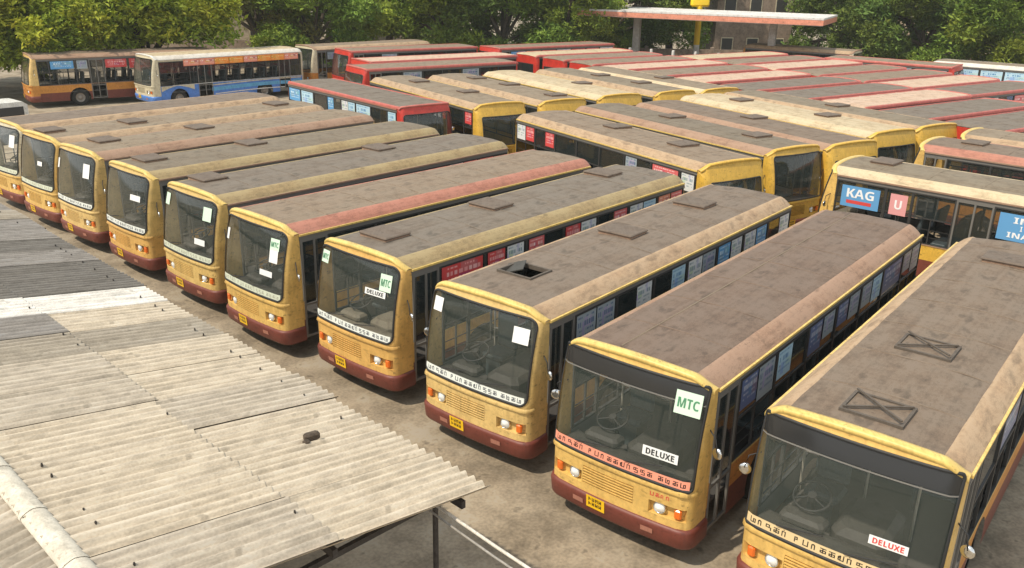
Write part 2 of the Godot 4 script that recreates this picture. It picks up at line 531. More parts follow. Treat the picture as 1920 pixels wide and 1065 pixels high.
func front_patch(z0: float, s0: float, s1: float, y0: float, y1: float, off: float, ns := 20, ny := 6) -> ArrayMesh:
	var st := begin()
	sheet(st, func(u, v): return pf(lerpf(s0, s1, u), lerpf(y1, y0, v), off, z0), ns, ny, Vector3(0, 0, 1))
	return done(st)

func windscreen_mesh(z0: float, win: Array) -> ArrayMesh:
	var st := begin()
	st.set_smooth_group(0)
	var outline := round_rect(win[0] - 0.01, win[1] + 0.01, win[2] - 0.01, win[3] + 0.01, win[4], 14, 4)
	var c := Vector2((win[0] + win[1]) / 2, (win[2] + win[3]) / 2)
	for side in outline:
		for i in side.size() - 1:
			var a: Vector2 = side[i]; var b: Vector2 = side[i + 1]
			for j in 8:
				var w0 := float(j) / 8; var w1 := float(j + 1) / 8
				var p := [c.lerp(a, w0), c.lerp(b, w0), c.lerp(b, w1), c.lerp(a, w1)]
				var q := []
				for k in 4: q.append(pf(p[k].x, p[k].y, -0.012, z0))
				if j == 0: tri(st, q[0], q[2], q[3])
				else: quad(st, q[0], q[1], q[2], q[3])
	return done(st)

# lower front: sheet with two lamp recesses and a grille recess cut in
const LAMP := [0.60, 1.20, 0.84, 1.05]
const GRILLE := [-0.58, 0.34, 0.86, 1.16]
func front_lower(z0: float) -> ArrayMesh:
	var st := begin()
	var y0 := 0.70; var y1 := 1.32
	var e := FLAT + RC * PI / 2 + 0.36
	var ss := [-e, -1.40, -1.33, -1.27, -LAMP[1], -1.05, -0.9, -0.75, -LAMP[0], GRILLE[0], -0.3, 0.0, GRILLE[1], LAMP[0], 0.75, 0.9, 1.05, LAMP[1], 1.27, 1.33, 1.40, e]
	var ys := [y0, LAMP[2], GRILLE[2], LAMP[3], GRILLE[3], 1.25, y1]
	st.set_smooth_group(0)
	var holes := [[-LAMP[1], -LAMP[0], LAMP[2], LAMP[3]], [LAMP[0], LAMP[1], LAMP[2], LAMP[3]], GRILLE]
	for i in ss.size() - 1:
		for j in ys.size() - 1:
			var c := Vector2((ss[i] + ss[i + 1]) / 2, (ys[j] + ys[j + 1]) / 2)
			var inside := false
			for h in holes:
				if c.x > h[0] and c.x < h[1] and c.y > h[2] and c.y < h[3]: inside = true
			var d := -0.09 if inside else 0.0
			quad(st, pf(ss[i], ys[j], d, z0), pf(ss[i], ys[j + 1], d, z0), pf(ss[i + 1], ys[j + 1], d, z0), pf(ss[i + 1], ys[j], d, z0))
	st.set_smooth_group(-1)
	for h in holes:
		var n := 5
		for i in n:
			var a: float = lerpf(h[0], h[1], float(i) / n); var b: float = lerpf(h[0], h[1], float(i + 1) / n)
			for y in [h[2], h[3]]:
				quad(st, pf(a, y, 0, z0), pf(b, y, 0, z0), pf(b, y, -0.09, z0), pf(a, y, -0.09, z0))
		for s in [h[0], h[1]]:
			quad(st, pf(s, h[2], 0, z0), pf(s, h[3], 0, z0), pf(s, h[3], -0.09, z0), pf(s, h[2], -0.09, z0))
	# a pressed swage line under the windscreen
	st.set_smooth_group(0)
	for i in 30:
		var a := lerpf(-1.35, 1.35, i / 30.0); var b := lerpf(-1.35, 1.35, (i + 1) / 30.0)
		quad(st, pf(a, 1.255, 0.0, z0), pf(a, 1.285, 0.035, z0), pf(b, 1.285, 0.035, z0), pf(b, 1.255, 0.0, z0))
		quad(st, pf(a, 1.285, 0.035, z0), pf(a, 1.345, 0.002, z0), pf(b, 1.345, 0.002, z0), pf(b, 1.285, 0.035, z0))
	return done(st)

func grille_mesh(z0: float) -> ArrayMesh:
	var st := begin()
	st.set_smooth_group(-1)
	for k in 6:
		var y: float = GRILLE[2] + 0.024 + k * 0.047
		for i in 6:
			var a: float = lerpf(GRILLE[0] + 0.004, GRILLE[1] - 0.004, i / 6.0); var b: float = lerpf(GRILLE[0] + 0.004, GRILLE[1] - 0.004, (i + 1) / 6.0)
			quad(st, pf(a, y, 0.004, z0), pf(a, y + 0.016, 0.004, z0), pf(b, y + 0.016, 0.004, z0), pf(b, y, 0.004, z0))
			quad(st, pf(a, y + 0.016, 0.004, z0), pf(a, y + 0.018, -0.03, z0), pf(b, y + 0.018, -0.03, z0), pf(b, y + 0.016, 0.004, z0))
			quad(st, pf(a, y, 0.004, z0), pf(a, y + 0.004, -0.03, z0), pf(b, y + 0.004, -0.03, z0), pf(b, y, 0.004, z0))
	return done(st)

func bumper_mesh(z0: float) -> ArrayMesh:
	var st := begin()
	st.set_smooth_group(0)
	var rows := [[0.36, -0.02], [0.37, 0.03], [0.42, 0.05], [0.66, 0.05], [0.71, 0.03], [0.715, -0.01]]
	var n := 44
	var e := FLAT + RC * PI / 2 + 0.34
	for i in n:
		var a := lerpf(-e, e, float(i) / n); var b := lerpf(-e, e, float(i + 1) / n)
		for j in rows.size() - 1:
			quad(st, pf(a, rows[j][0], rows[j][1], z0), pf(a, rows[j + 1][0], rows[j + 1][1], z0), pf(b, rows[j + 1][0], rows[j + 1][1], z0), pf(b, rows[j][0], rows[j][1], z0))
	return done(st)

func front_bow(x: float) -> float:
	var b := 0.06 * minf(1.0, (x / FLAT) * (x / FLAT))
	if absf(x) > FLAT: b += 0.13 * pow(minf(1.0, (absf(x) - FLAT) / 0.20), 2.0)
	return b

# roof sheet: height and rear droop
func roof_pt(x: float, z: float, z0: float, red: bool, lift := 0.0) -> Vector3:
	var t := clampf((-z0 + 0.42 - z) / 0.42, 0.0, 1.0)
	var drop := 0.24 * (1.0 - sqrt(maxf(0.0, 1.0 - t * t)))
	if red: drop *= 0.4
	var sq := 1.0 - 0.07 * t * t
	# the front edge follows the rounded plan of the front
	z -= front_bow(x) * clampf((z - (z0 - 0.7)) / 0.68, 0.0, 1.0)
	return Vector3(x * sq, roof_y(x, red) - drop + lift, z)

func roof_mesh(z0: float, red: bool, hole: Array) -> ArrayMesh:
	var st := begin()
	var hx := 1.21 if red else 0.96
	var zf := z0 - 0.02
	# plain rectangles of the sheet; four of them round an open hatch
	var rects := [[-hx, hx, zf, -z0]]
	if hole.size():
		var x0: float = hole[0] - 0.36; var x1: float = hole[0] + 0.36
		var z1: float = hole[1] + 0.29; var z2: float = hole[1] - 0.29
		rects = [[-hx, hx, zf, z1], [-hx, x0, z1, z2], [x1, hx, z1, z2], [-hx, hx, z2, -z0]]
	for q in rects:
		var nz := maxi(2, int((q[2] - q[3]) / 0.42))
		var nx := maxi(2, int((q[1] - q[0]) / 0.16))
		var rows := []
		for i in nx + 1:
			var row := []
			for j in nz + 1:
				var x := lerpf(q[0], q[1], float(i) / nx); var w := float(j) / nz
				if q[3] < -z0 + 0.1: w = 1.0 - pow(1.0 - w, 1.3)
				var z := lerpf(q[2], q[3], w)
				row.append([roof_pt(x, z, z0, red, 0.006 * sin(z * 5.1 + x) * sin(x * 7.0)), Vector2(0.5 + x / 2.0, (z0 - z) / 3.6)])
			rows.append(row)
		st.set_smooth_group(0)
		for i in nx:
			for j in nz:
				for c in [[0, 0], [1, 1], [1, 0], [0, 0], [0, 1], [1, 1]]:
					var e: Array = rows[i + c[0]][j + c[1]]
					st.set_uv(e[1]); st.add_vertex(e[0])
	# lapped sheet joints across the roof
	var z := z0 - 1.3
	while z > -z0 + 0.6:
		if hole.is_empty() or absf(z - hole[1]) > 0.4:
			sheet(st, func(u, v): return roof_pt(lerpf(-hx + 0.02, hx - 0.02, u), z + lerpf(0.022, -0.022, v), z0, red, 0.012 if absf(v - 0.5) < 0.3 else 0.002), 8, 4, Vector3.UP, 1, 0.02, 2)
		z -= 1.42
	return done(st)

func roof_edge_mesh(z0: float, red: bool, sg: float) -> ArrayMesh:
	var st := begin()
	var x0 := 1.19 if red else 0.93
	var dz := 10
	sheet(st, func(u, v):
		var t := float(u)
		var x := x0 + (HW - x0) * sin(t * PI / 2)
		var lift := 0.012 if t < 0.12 else 0.006
		if red: lift = 0.035 if t < 0.75 else 0.012
		if t <= 0.0: lift = -0.01
		var z := lerpf(z0 - 0.02, -z0, 1.0 - pow(1.0 - v, 1.4))
		return roof_pt(sg * x, z, z0, red, lift), 12, 24, Vector3(sg, 1, 0))
	return done(st)

func rail_mesh(z0: float, red: bool, sg: float) -> ArrayMesh:
	var st := begin()
	var y := roof_y(HW, red)
	bx(st, Vector3(sg * HW - 0.01 if sg > 0 else sg * HW - 0.035, y - 0.035, -z0 + 0.25), Vector3(sg * HW + 0.035 if sg > 0 else sg * HW + 0.01, y + 0.004, z0 - 0.3))
	return done(st)

func roof_trim_mesh(z0: float, red: bool) -> ArrayMesh:
	# painted bead across the front edge of the roof
	var st := begin()
	st.set_smooth_group(0)
	var prof := [[0.012, -0.05], [0.03, -0.02], [0.026, 0.012], [0.0, 0.03], [-0.06, 0.034], [-0.12, 0.022], [-0.125, -0.01]]
	var n := 36
	var g := []
	for i in n + 1:
		var x := lerpf(-HW - 0.012, HW + 0.012, float(i) / n)
		var sx := clampf(x, -HW, HW)
		var bow := front_bow(x)
		var row := []
		for p in prof:
			row.append(Vector3(x, roof_y(sx, red) + p[1], z0 - bow + p[0]))
		g.append(row)
	for i in n:
		for j in prof.size() - 1:
			quad(st, g[i][j], g[i + 1][j], g[i + 1][j + 1], g[i][j + 1])
	return done(st)

# flat side panels with the wheel arches and doorways cut out
func side_poly(z0: float, y0: float, y1: float, sg: float, cuts: Array, axles: Array, front_z: float) -> Array:
	var polys := [PackedVector2Array([Vector2(-z0 + 0.22, y0), Vector2(front_z, y0), Vector2(front_z, y1), Vector2(-z0 + 0.22, y1)])]
	var holes := []
	for az in axles:
		var c := PackedVector2Array()
		for i in 20:
			c.append(Vector2(az + cos(TAU * i / 20) * 0.60, 0.50 + sin(TAU * i / 20) * 0.60))
		holes.append(c)
	for q in cuts:
		holes.append(PackedVector2Array([Vector2(q[1], -1), Vector2(q[0], -1), Vector2(q[0], 9), Vector2(q[1], 9)]))
	for h in holes:
		var nxt := []
		for p in polys:
			for r in Geometry2D.clip_polygons(p, h):
				if not Geometry2D.is_polygon_clockwise(r): nxt.append(r)
		polys = nxt
	var out := []
	for p in polys:
		var st := begin()
		st.set_smooth_group(-1)
		var ix := Geometry2D.triangulate_polygon(p)
		for i in range(0, ix.size(), 3):
			var v := []
			for k in 3: v.append(Vector3(sg * HW, p[ix[i + k]].y, p[ix[i + k]].x))
			if sg > 0: tri(st, v[0], v[1], v[2])
			else: tri(st, v[0], v[2], v[1])
		out.append(done(st))
	return out

func window_frame_mesh(w: float, h: float, split: float, bars: bool) -> ArrayMesh:
	# frame in the y-z plane, x outward; origin at the middle
	var st := begin()
	var t := 0.035
	bx(st, Vector3(-0.03, -h / 2, -w / 2), Vector3(0.018, -h / 2 + t, w / 2))
	bx(st, Vector3(-0.03, h / 2 - t, -w / 2), Vector3(0.018, h / 2, w / 2))
	bx(st, Vector3(-0.03, -h / 2 + t, -w / 2), Vector3(0.018, h / 2 - t, -w / 2 + t))
	bx(st, Vector3(-0.03, -h / 2 + t, w / 2 - t), Vector3(0.018, h / 2 - t, w / 2))
	if split > -9.0: bx(st, Vector3(-0.03, split - 0.018, -w / 2 + t), Vector3(0.012, split + 0.018, w / 2 - t))
	if bars:
		bx(st, Vector3(-0.03, -h / 2 + t, -0.014), Vector3(0.008, split - 0.018, 0.014))
		for k in 2:
			var y := lerpf(-h / 2, split, (k + 1) / 3.5)
			bx(st, Vector3(-0.05, y - 0.008, -w / 2 + t), Vector3(-0.034, y + 0.008, w / 2 - t))
	return done(st)

func cached(key: String, f: Callable) -> Mesh:
	if not C.has(key): C[key] = f.call()
	return C[key]

func pieces(key: String, f: Callable) -> Array:
	if not C.has(key): C[key] = f.call()
	return C[key]

func slab(a: Vector3, b: Vector3) -> ArrayMesh:
	var st := begin(); bx(st, a, b); return done(st)

func wheel_mesh() -> ArrayMesh:
	var st := begin()
	lathe_x(st, [[-0.14, 0.27], [-0.145, 0.36], [-0.13, 0.46], [-0.09, 0.50], [0.09, 0.50], [0.13, 0.46], [0.145, 0.36], [0.14, 0.27]], 28)
	return done(st)

func rim_mesh() -> ArrayMesh:
	var st := begin()
	lathe_x(st, [[0.12, 0.28], [0.10, 0.26], [0.05, 0.22], [0.04, 0.13], [0.09, 0.12], [0.10, 0.06], [0.10, 0.001]], 20)
	return done(st)

func seat_mesh() -> ArrayMesh:
	var st := begin()
	cbx(st, Vector3(0, 0.42, 0.04), Vector3(0.86, 0.11, 0.42), 0.03)
	cbx(st, Vector3(0, 0.78, -0.20), Vector3(0.86, 0.66, 0.10), 0.03, Transform3D(Basis(Vector3.RIGHT, -0.12), Vector3.ZERO))
	for x in [-0.38, 0.38]:
		bx(st, Vector3(x - 0.02, 0, -0.1), Vector3(x + 0.02, 0.37, -0.06))
		bx(st, Vector3(x - 0.02, 0, 0.16), Vector3(x + 0.02, 0.37, 0.20))
	return done(st)

func steering_mesh() -> ArrayMesh:
	var st := begin()
	var pts := []
	for i in 25: pts.append(Vector3(cos(TAU * i / 24), 0, sin(TAU * i / 24)) * 0.25)
	tube(st, pts, 0.018, 0.018, 8, false)
	for k in 3:
		var t := TAU * k / 3.0 + 0.5
		tube(st, [Vector3.ZERO, Vector3(cos(t), 0, sin(t)) * 0.25], 0.016, 0.012, 6)
	tube(st, [Vector3(0, 0.03, 0), Vector3(0, -0.06, 0)], 0.06, 0.07, 10)
	tube(st, [Vector3(0, -0.05, 0), Vector3(0, -0.55, 0)], 0.03, 0.04, 8)
	return done(st)

func hatch_rim() -> ArrayMesh:
	var st := begin()
	for q in [[-0.40, -0.33, 0.40, -0.29], [-0.40, 0.29, 0.40, 0.33], [-0.40, -0.29, -0.36, 0.29], [0.36, -0.29, 0.40, 0.29]]:
		bx(st, Vector3(q[0], -0.05, q[1]), Vector3(q[2], 0.035, q[3]))
	return done(st)

func hatch_lid() -> ArrayMesh:
	var st := begin()
	cbx(st, Vector3(0, 0.06, 0), Vector3(0.86, 0.05, 0.72), 0.02)
	return done(st)

func label_quad(w: float, h: float) -> ArrayMesh:
	var st := begin()
	st.set_smooth_group(-1)
	quad(st, Vector3(-w / 2, h / 2, 0), Vector3(w / 2, h / 2, 0), Vector3(w / 2, -h / 2, 0), Vector3(-w / 2, -h / 2, 0))
	return done(st)

func lettering(text: String, w: float, h: float, mt: Material, parent: Node, at: Vector3, bold := true) -> void:
	var key := "txt_%s" % text
	if not C.has(key):
		var tm := TextMesh.new()
		var f := SystemFont.new(); f.font_names = PackedStringArray(["Droid Sans"]); f.font_weight = 700 if bold else 400
		tm.font = f; tm.text = text; tm.font_size = 32; tm.pixel_size = 0.01; tm.depth = 0.004; tm.curve_step = 2.0
		C[key] = tm
	var bb: AABB = C[key].get_aabb()
	var o := part("lettering", C[key], mt, parent, at)
	var sx := w / maxf(bb.size.x, 0.001); var sy := h / maxf(bb.size.y, 0.001)
	o.scale = Vector3(sx, sy, 1.0)
	o.position -= Vector3(bb.get_center().x * sx, bb.get_center().y * sy, 0)

# frame on the windscreen at (s, y): x along the glass, y up the glass, z outward
func on_front(s: float, y: float, off: float, z0: float) -> Transform3D:
	var p := pf(s, y, off, z0)
	var dx := (pf(s + 0.05, y, off, z0) - pf(s - 0.05, y, off, z0)).normalized()
	var dy := (pf(s, y + 0.05, off, z0) - pf(s, y - 0.05, off, z0)).normalized()
	var n := dx.cross(dy).normalized()
	return Transform3D(Basis(dx, n.cross(dx).normalized(), n), p)

const STYLES := {
	"yellow": {"body": "yellow", "frame": "yellow", "skirt": "maroon", "belt": "yellow", "edge": "edge_tan", "trim": "yellow_trim", "rail": "yellow_trim", "win": [-1.20, 1.20, 1.385, 2.91, 0.17], "bumper": "maroon"},
	"flat": {"body": "yellow", "frame": "yellow", "skirt": "maroon", "belt": "orange", "edge": "edge_tan", "trim": "yellow_trim", "rail": "yellow_trim", "win": [-1.25, 1.25, 1.36, 2.94, 0.07], "bumper": "maroon"},
	"red": {"body": "red", "frame": "red", "skirt": "red", "belt": "red", "edge": "edge_red", "trim": "edge_red", "rail": "edge_red", "win": [-1.14, 1.14, 1.36, 2.72, 0.12], "bumper": "red"},
	"blue": {"body": "cream", "frame": "cream", "skirt": "blue", "belt": "blue", "edge": "edge_blue_white", "trim": "white_paint", "rail": "white_paint", "win": [-1.14, 1.14, 1.36, 2.87, 0.10], "bumper": "blue"},
	"orange": {"body": "orange", "frame": "frame_grey", "skirt": "maroon", "belt": "orange", "edge": "edge_brown", "trim": "edge_brown", "rail": "edge_brown", "win": [-1.14, 1.14, 1.38, 2.87, 0.08], "bumper": "maroon"},
}

func bus(d: Dictionary) -> Node3D:
	var L: float = d.get("L", 10.84)
	var z0 := L / 2
	var a: float = d.a
	var style: Dictionary = STYLES[d.style].duplicate()
	for k in d.get("swap", {}): style[k] = d.swap[k]
	var red: bool = d.style == "red"
	var fine: bool = d.get("fine", true)
	var dir := Vector2(sin(a), cos(a))
	var c: Vector2 = d.at - dir * z0
	var root := thing("city_bus", d.label, "bus", Vector3(c.x, 0, c.y), a, d.group)
	root.rotation.z = rng.randf_range(-0.006, 0.006); root.position.y = rng.randf_range(-0.012, 0.0)
	var id := "%s%.2f%s" % [d.style, L, d.get("wkey", "")]
	var win: Array = style.win
	# roof
	var hole := []
	for h in d.get("hatch", []):
		if h.size() > 2 and h[2] == "open": hole = [h[1], z0 - h[0]]
	var roof := part("roof", cached("roof%s%s%s" % [red, id, hole], func(): return roof_mesh(z0, red, hole)), ROOFS[d.roof], root)
	for q in d.get("seams", []):
		part("roof_seam", cached("seam%.2f" % q, func():
			var st := begin()
			sheet(st, func(u, v): return roof_pt(q + lerpf(-0.011, 0.011, u), lerpf(z0 - 0.2, -z0 + 0.5, v), z0, red, 0.012 if absf(u - 0.5) < 0.3 else 0.001), 4, 24, Vector3.UP)
			return done(st)), ROOFS[4], root)
	for sg in [1.0, -1.0]:
		part("roof_edge", cached("edge%s%s%d" % [red, id, sg], func(): return roof_edge_mesh(z0, red, sg)), M[style.edge], root)
		part("drip_rail", cached("rail%s%s%d" % [red, id, sg], func(): return rail_mesh(z0, red, sg)), M[style.rail], root)
	part("roof_trim", cached("trim%s%s" % [red, id], func(): return roof_trim_mesh(z0, red)), M[style.trim], root)
	for h in d.get("hatch", []):
		var kind: String = h[2] if h.size() > 2 else "lid"
		var hp := roof_pt(h[1], z0 - h[0], z0, red)
		var rim := part("hatch", cached("hatch_rim", func(): return hatch_rim()), M["edge_brown"] if kind == "lid" else M["stay_grey"], root, hp)
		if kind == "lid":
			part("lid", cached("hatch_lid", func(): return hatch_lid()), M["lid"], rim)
		elif kind == "open":
			var st1 := part("flap", cached("hatch_flap", func(): return slab(Vector3(-0.36, 0, -0.28), Vector3(0.0, 0.02, 0.1))), M["dash"], rim, Vector3(-0.05, 0.05, -0.05))
			st1.rotation = Vector3(0.15, 0.5, 0.30)
		elif kind == "cross":
			part("lid", cached("hatch_flat", func(): return slab(Vector3(-0.36, -0.02, -0.29), Vector3(0.36, 0.012, 0.29))), ROOFS[d.roof], rim)
			for q in [0.66, -0.66]:
				var bar := part("stay", cached("hatch_bar", func(): return slab(Vector3(-0.46, 0.0, -0.014), Vector3(0.46, 0.024, 0.014))), M["stay_grey"], rim, Vector3(0, 0.038 if q > 0 else 0.07, 0))
				bar.rotation.y = q
	# front
	part("front_frame", cached("ff" + id, func(): return front_frame(z0, win, red)), M[style.frame], root)
	var screen := part("windscreen", cached("ws" + id, func(): return windscreen_mesh(z0, win)), M["screen"], root)
	part("rubber_seal", cached("seal" + id, func():
		var st := begin()
		ring_strip(st, round_rect(win[0], win[1], win[2], win[3], win[4], 14, 4), z0, 0.022, 0.014)
		return done(st)), M["rubber"], screen)
	if d.get("split", false):
		part("centre_bar", cached("cb" + id, func(): return front_patch(z0, -0.03, 0.03, win[2], win[3], 0.01, 2, 10)), M["frame_dark"], screen)
	if d.has("header"):
		part("header_band", cached("hb" + id, func(): return front_patch(z0, win[0] + 0.02, win[1] - 0.02, win[3] - 0.26, win[3] - 0.02, -0.004, 24, 3)), M["band_gloss"], screen)
		part("header_bar", cached("hbar" + id, func(): return front_patch(z0, win[0] + 0.02, win[1] - 0.02, win[3] - 0.285, win[3] - 0.265, 0.004, 24, 1)), M["frame_grey"], screen)
	if d.has("band"):
		part("script_band", cached("band" + id, func(): return front_patch(z0, win[0] + 0.05, win[1] - 0.05, win[2] + 0.03, win[2] + 0.165, 0.004, 24, 2)), M[d.band], screen)
	for s in d.get("stickers", []):
		# s, y, w, h, material, text, ink
		var k := part("sticker", cached("stk%.2f_%.2f" % [s[2], s[3]], func(): return label_quad(s[2], s[3])), M[s[4]], screen)
		k.transform = on_front(s[0], s[1], 0.006, z0)
		if s.size() > 5: lettering(s[5], s[2] * 0.8, s[3] * (0.42 if s[3] > 0.2 else 0.6), M[s[6]], k, Vector3(0, 0, 0.004))
	var lower := part("front_panel", cached("fl%.2f" % L, func(): return front_lower(z0)), M[style.body], root)
	if fine:
		if d.has("code"):
			part("painted_code", cached("code%.2f" % L, func():
				var st := begin()
				var x := 0.62
				for g in ["pa", "ka", "aa", "r"]:
					for line in GLYPH[g]:
						for i in range(0, line.size() - 2, 2):
							var p := Vector2(x + line[i] * 0.06, 1.20 - line[i + 1] * 0.06); var q := Vector2(x + line[i + 2] * 0.06, 1.20 - line[i + 3] * 0.06)
							var e := (q - p).normalized().orthogonal() * 0.006
							quad(st, pf(p.x - e.x, p.y - e.y, 0.003, z0), pf(q.x - e.x, q.y - e.y, 0.003, z0), pf(q.x + e.x, q.y + e.y, 0.003, z0), pf(p.x + e.x, p.y + e.y, 0.003, z0))
					x += 0.085
				return done(st)), M[d.code], lower)
	part("grille", cached("gr%.2f" % L, func(): return grille_mesh(z0)), M[d.get("grille", style.body)], lower)
	var bump_ := part("bumper", cached("bm%.2f" % L, func(): return bumper_mesh(z0)), M[style.bumper], root)
	var np := part("number_plate", cached("plate", func(): return label_quad(0.34, 0.22)), M["plate_face"], bump_)
	np.transform = on_front(-0.28, 0.62, 0.056, z0)
	for sg in [1.0, -1.0]:
		var hl := part("headlight", cached("lamp", func():
			var st := begin()
			lathe_x(st, [[-0.03, 0.085], [0.0, 0.088], [0.012, 0.075], [0.035, 0.05], [0.045, 0.001]], 18)
			return done(st)), M["lens"], lower)
		hl.transform = on_front(sg * 0.76, 0.945, -0.045, z0) * Transform3D(Basis(Vector3.UP, -PI / 2), Vector3.ZERO)
		part("bezel", cached("bezel", func():
			var st := begin()
			lathe_x(st, [[-0.02, 0.10], [0.012, 0.10], [0.016, 0.09], [0.0, 0.086]], 18)
			return done(st)), M["chrome"], hl)
		var amb := part("indicator", cached("amber", func():
			var st := begin()
			cbx(st, Vector3.ZERO, Vector3(0.11, 0.16, 0.06), 0.02)
			return done(st)), M["amber"], lower)
		amb.transform = on_front(sg * 1.06, 0.945, -0.03, z0)
		if fine:
			var bp := part("bumper_plate", cached("bplate", func(): return label_quad(0.20, 0.09)), M["edge_pink"], bump_)
			bp.transform = on_front(sg * 0.62, 0.56, 0.055, z0)
			var wp := part("wiper", cached("wiper%s%d" % [id, sg], func():
				var st := begin()
				var p := []
				for i in 5: p.append(pf(sg * 0.45 - 0.30 + 0.62 * i / 4.0, win[2] + 0.19 + 0.03 * i, 0.03, z0))
				tube(st, p, 0.012, 0.008, 5)
				return done(st)), M["rubber"], screen)
	# sides
	var axles := [z0 - d.get("axle", 2.35), -z0 + d.get("tail", 2.9)]
	for sg in [1.0, -1.0]:
		var near: bool = (sg > 0) == d.get("kerb_seen", true)
		var segs: Array = d.get("segs_kerb" if sg > 0 else "segs_off", [])
		if segs.is_empty():
			segs = [["door" if sg > 0 else "win", 0.72, ""]]
			var n := int((L - 1.30) / 1.25)
			for k in n: segs.append(["win", (L - 1.30) / n, ""])
		var post: Array = d.get("posters" if near else "posters_far", [])
		var cuts := []
		var z := z0 - 0.33
		var ytop := roof_y(HW, red) - 0.03
		var ywin := ytop - 0.10
		var ysill := 1.30
		for i in segs.size():
			var g: Array = segs[i]
			var w: float = g[1]
			if g[0] == "door":
				cuts.append([z, z - w])
				var hgt := ywin - 0.42
				var door := part("door", cached("door%.2f_%.2f" % [w, hgt], func():
					var st := begin()
					var t := 0.05
					for q in [[-w / 2, -w / 2 + t], [-t / 2, t / 2], [w / 2 - t, w / 2]]:
						bx(st, Vector3(-0.03, -hgt / 2, q[0]), Vector3(0.01, hgt / 2, q[1]))
					for q in [-hgt / 2, -hgt / 2 + 0.75, hgt / 2 - t]:
						bx(st, Vector3(-0.028, q, -w / 2 + t), Vector3(0.006, q + t, w / 2 - t))
					return done(st)), M["frame_grey"], root, Vector3(sg * HW, 0.42 + hgt / 2, z - w / 2))
				if sg < 0: door.rotation.y = PI
				if fine: part("pane", cached("dpane%.2f" % w, func(): return slab(Vector3(-0.012, -0.28, -w / 2 + 0.05), Vector3(-0.006, hgt / 2 - 0.05, w / 2 - 0.05))), M["pane"], door)
			elif g[0] == "win":
				var hgt := ywin - ysill
				var sp := hgt * 0.02
				var wn := part("window", cached("win%.2f_%.2f_%s" % [w, hgt, fine], func(): return window_frame_mesh(w, hgt, sp, fine)), M["frame_dark"], root, Vector3(sg * HW, ysill + hgt / 2, z - w / 2))
				if sg < 0: wn.rotation.y = PI
				part("pane", cached("pane%.2f_%.2f" % [w, hgt], func(): return slab(Vector3(-0.012, sp, -w / 2 + 0.03), Vector3(-0.006, hgt / 2 - 0.03, w / 2 - 0.03))), M["pane"], wn)
				if i < post.size() and post[i] != "":
					# one or two adverts on the upper glass
					var names: PackedStringArray = post[i].split("+")
					var each := (w - 0.10) / names.size()
					for k in names.size():
						if names[k] == "-": continue
						var fall := snappedf(rng.randf_range(0.0, 0.16), 0.04)
						var ad := part("advert", cached("ad%.2f_%.2f_%.2f" % [each, hgt, fall], func(): return label_quad(each - 0.03 - fall * 0.4, hgt / 2 - 0.08 - fall)), M[names[k]], wn)
						var off: float = ((w - 0.10) / 2 - each * (k + 0.5)) * sg
						ad.transform = Transform3D(Basis(Vector3.UP, PI / 2), Vector3(0.006, sp + hgt / 4 + fall * 0.45, off))
			z -= w
		var fz := z0 - 0.30
		for pm in pieces("sk%s%d%s%s" % [id, sg, str(cuts), str(axles)], func(): return side_poly(z0, 0.36, 0.86, sg, cuts, axles, fz)):
			part("skirt", pm, M[style.skirt], root)
		for pm in pieces("sp%s%d%s%s" % [id, sg, str(cuts), str(axles)], func(): return side_poly(z0, 0.86, 1.30, sg, cuts, axles, fz)):
			part("side_panel", pm, M[style.belt], root)
			if fine:
				var ln := part("lining", pm, M["lining"], root)
				ln.scale = Vector3(0.985, 1, 0.999)
		for pm in pieces("cr%s%d" % [id, sg], func(): return side_poly(z0, ywin, ytop + 0.03, sg, [], [], fz)):
			part("cant_rail", pm, M[d.get("cant", "frame_grey")], root)
		if fine:
			part("side_trim", cached("st%s%d" % [id, sg], func(): return slab(Vector3(sg * HW - (0.002 if sg > 0 else 0.02), 1.285, -z0 + 0.24), Vector3(sg * HW + (0.02 if sg > 0 else 0.002), 1.315, fz - 0.75))), M[style.rail], root)
		for az in axles:
			var wh := part("wheel", cached("tyre", func(): return wheel_mesh()), M["tyre"], root, Vector3(sg * 1.06, 0.50, az))
			if sg < 0: wh.rotation.y = PI
			part("rim", cached("rim", func(): return rim_mesh()), M["rim"], wh)
	# back end
	part("back_panel", cached("bk" + id, func():
		var st := begin()
		var yt := roof_y(0.95, red) - (0.10 if red else 0.24)
		sheet(st, func(u, v):
			var s := lerpf(-1.0, 1.0, u)
			var x: float = clampf(s * 1.5, -1.0, 1.0) * 0.99
			var e := maxf(0.0, absf(s) - 0.667) / 0.333
			var y := lerpf(0.40, yt, v)
			var xx: float = signf(s) * (0.99 + 0.26 * sin(e * PI / 2)) if absf(s) > 0.667 else x
			var zz := -z0 + 0.26 * (1.0 - cos(e * PI / 2))
			if v > 0.93: xx *= 1.0 - 0.5 * (v - 0.93)
			return Vector3(xx, y, zz), 24, 10, Vector3(0, 0, -1))
		return done(st)), M[style.body], root)
	var bw := part("rear_window", cached("rw%.2f" % L, func(): return slab(Vector3(-0.92, 1.55, -z0 - 0.018), Vector3(0.92, 2.45, -z0 - 0.004))), M["frame_dark"], root)
	part("pane", cached("rwp%.2f" % L, func(): return slab(Vector3(-0.88, 1.59, -z0 - 0.026), Vector3(0.88, 2.41, -z0 - 0.02))), M["pane"], bw)
	# inside
	part("floor", cached("flr%.2f" % L, func(): return slab(Vector3(-1.2, 0.84, -z0 + 0.1), Vector3(1.2, 0.90, z0 - 0.1))), M["floor_dark"], root)
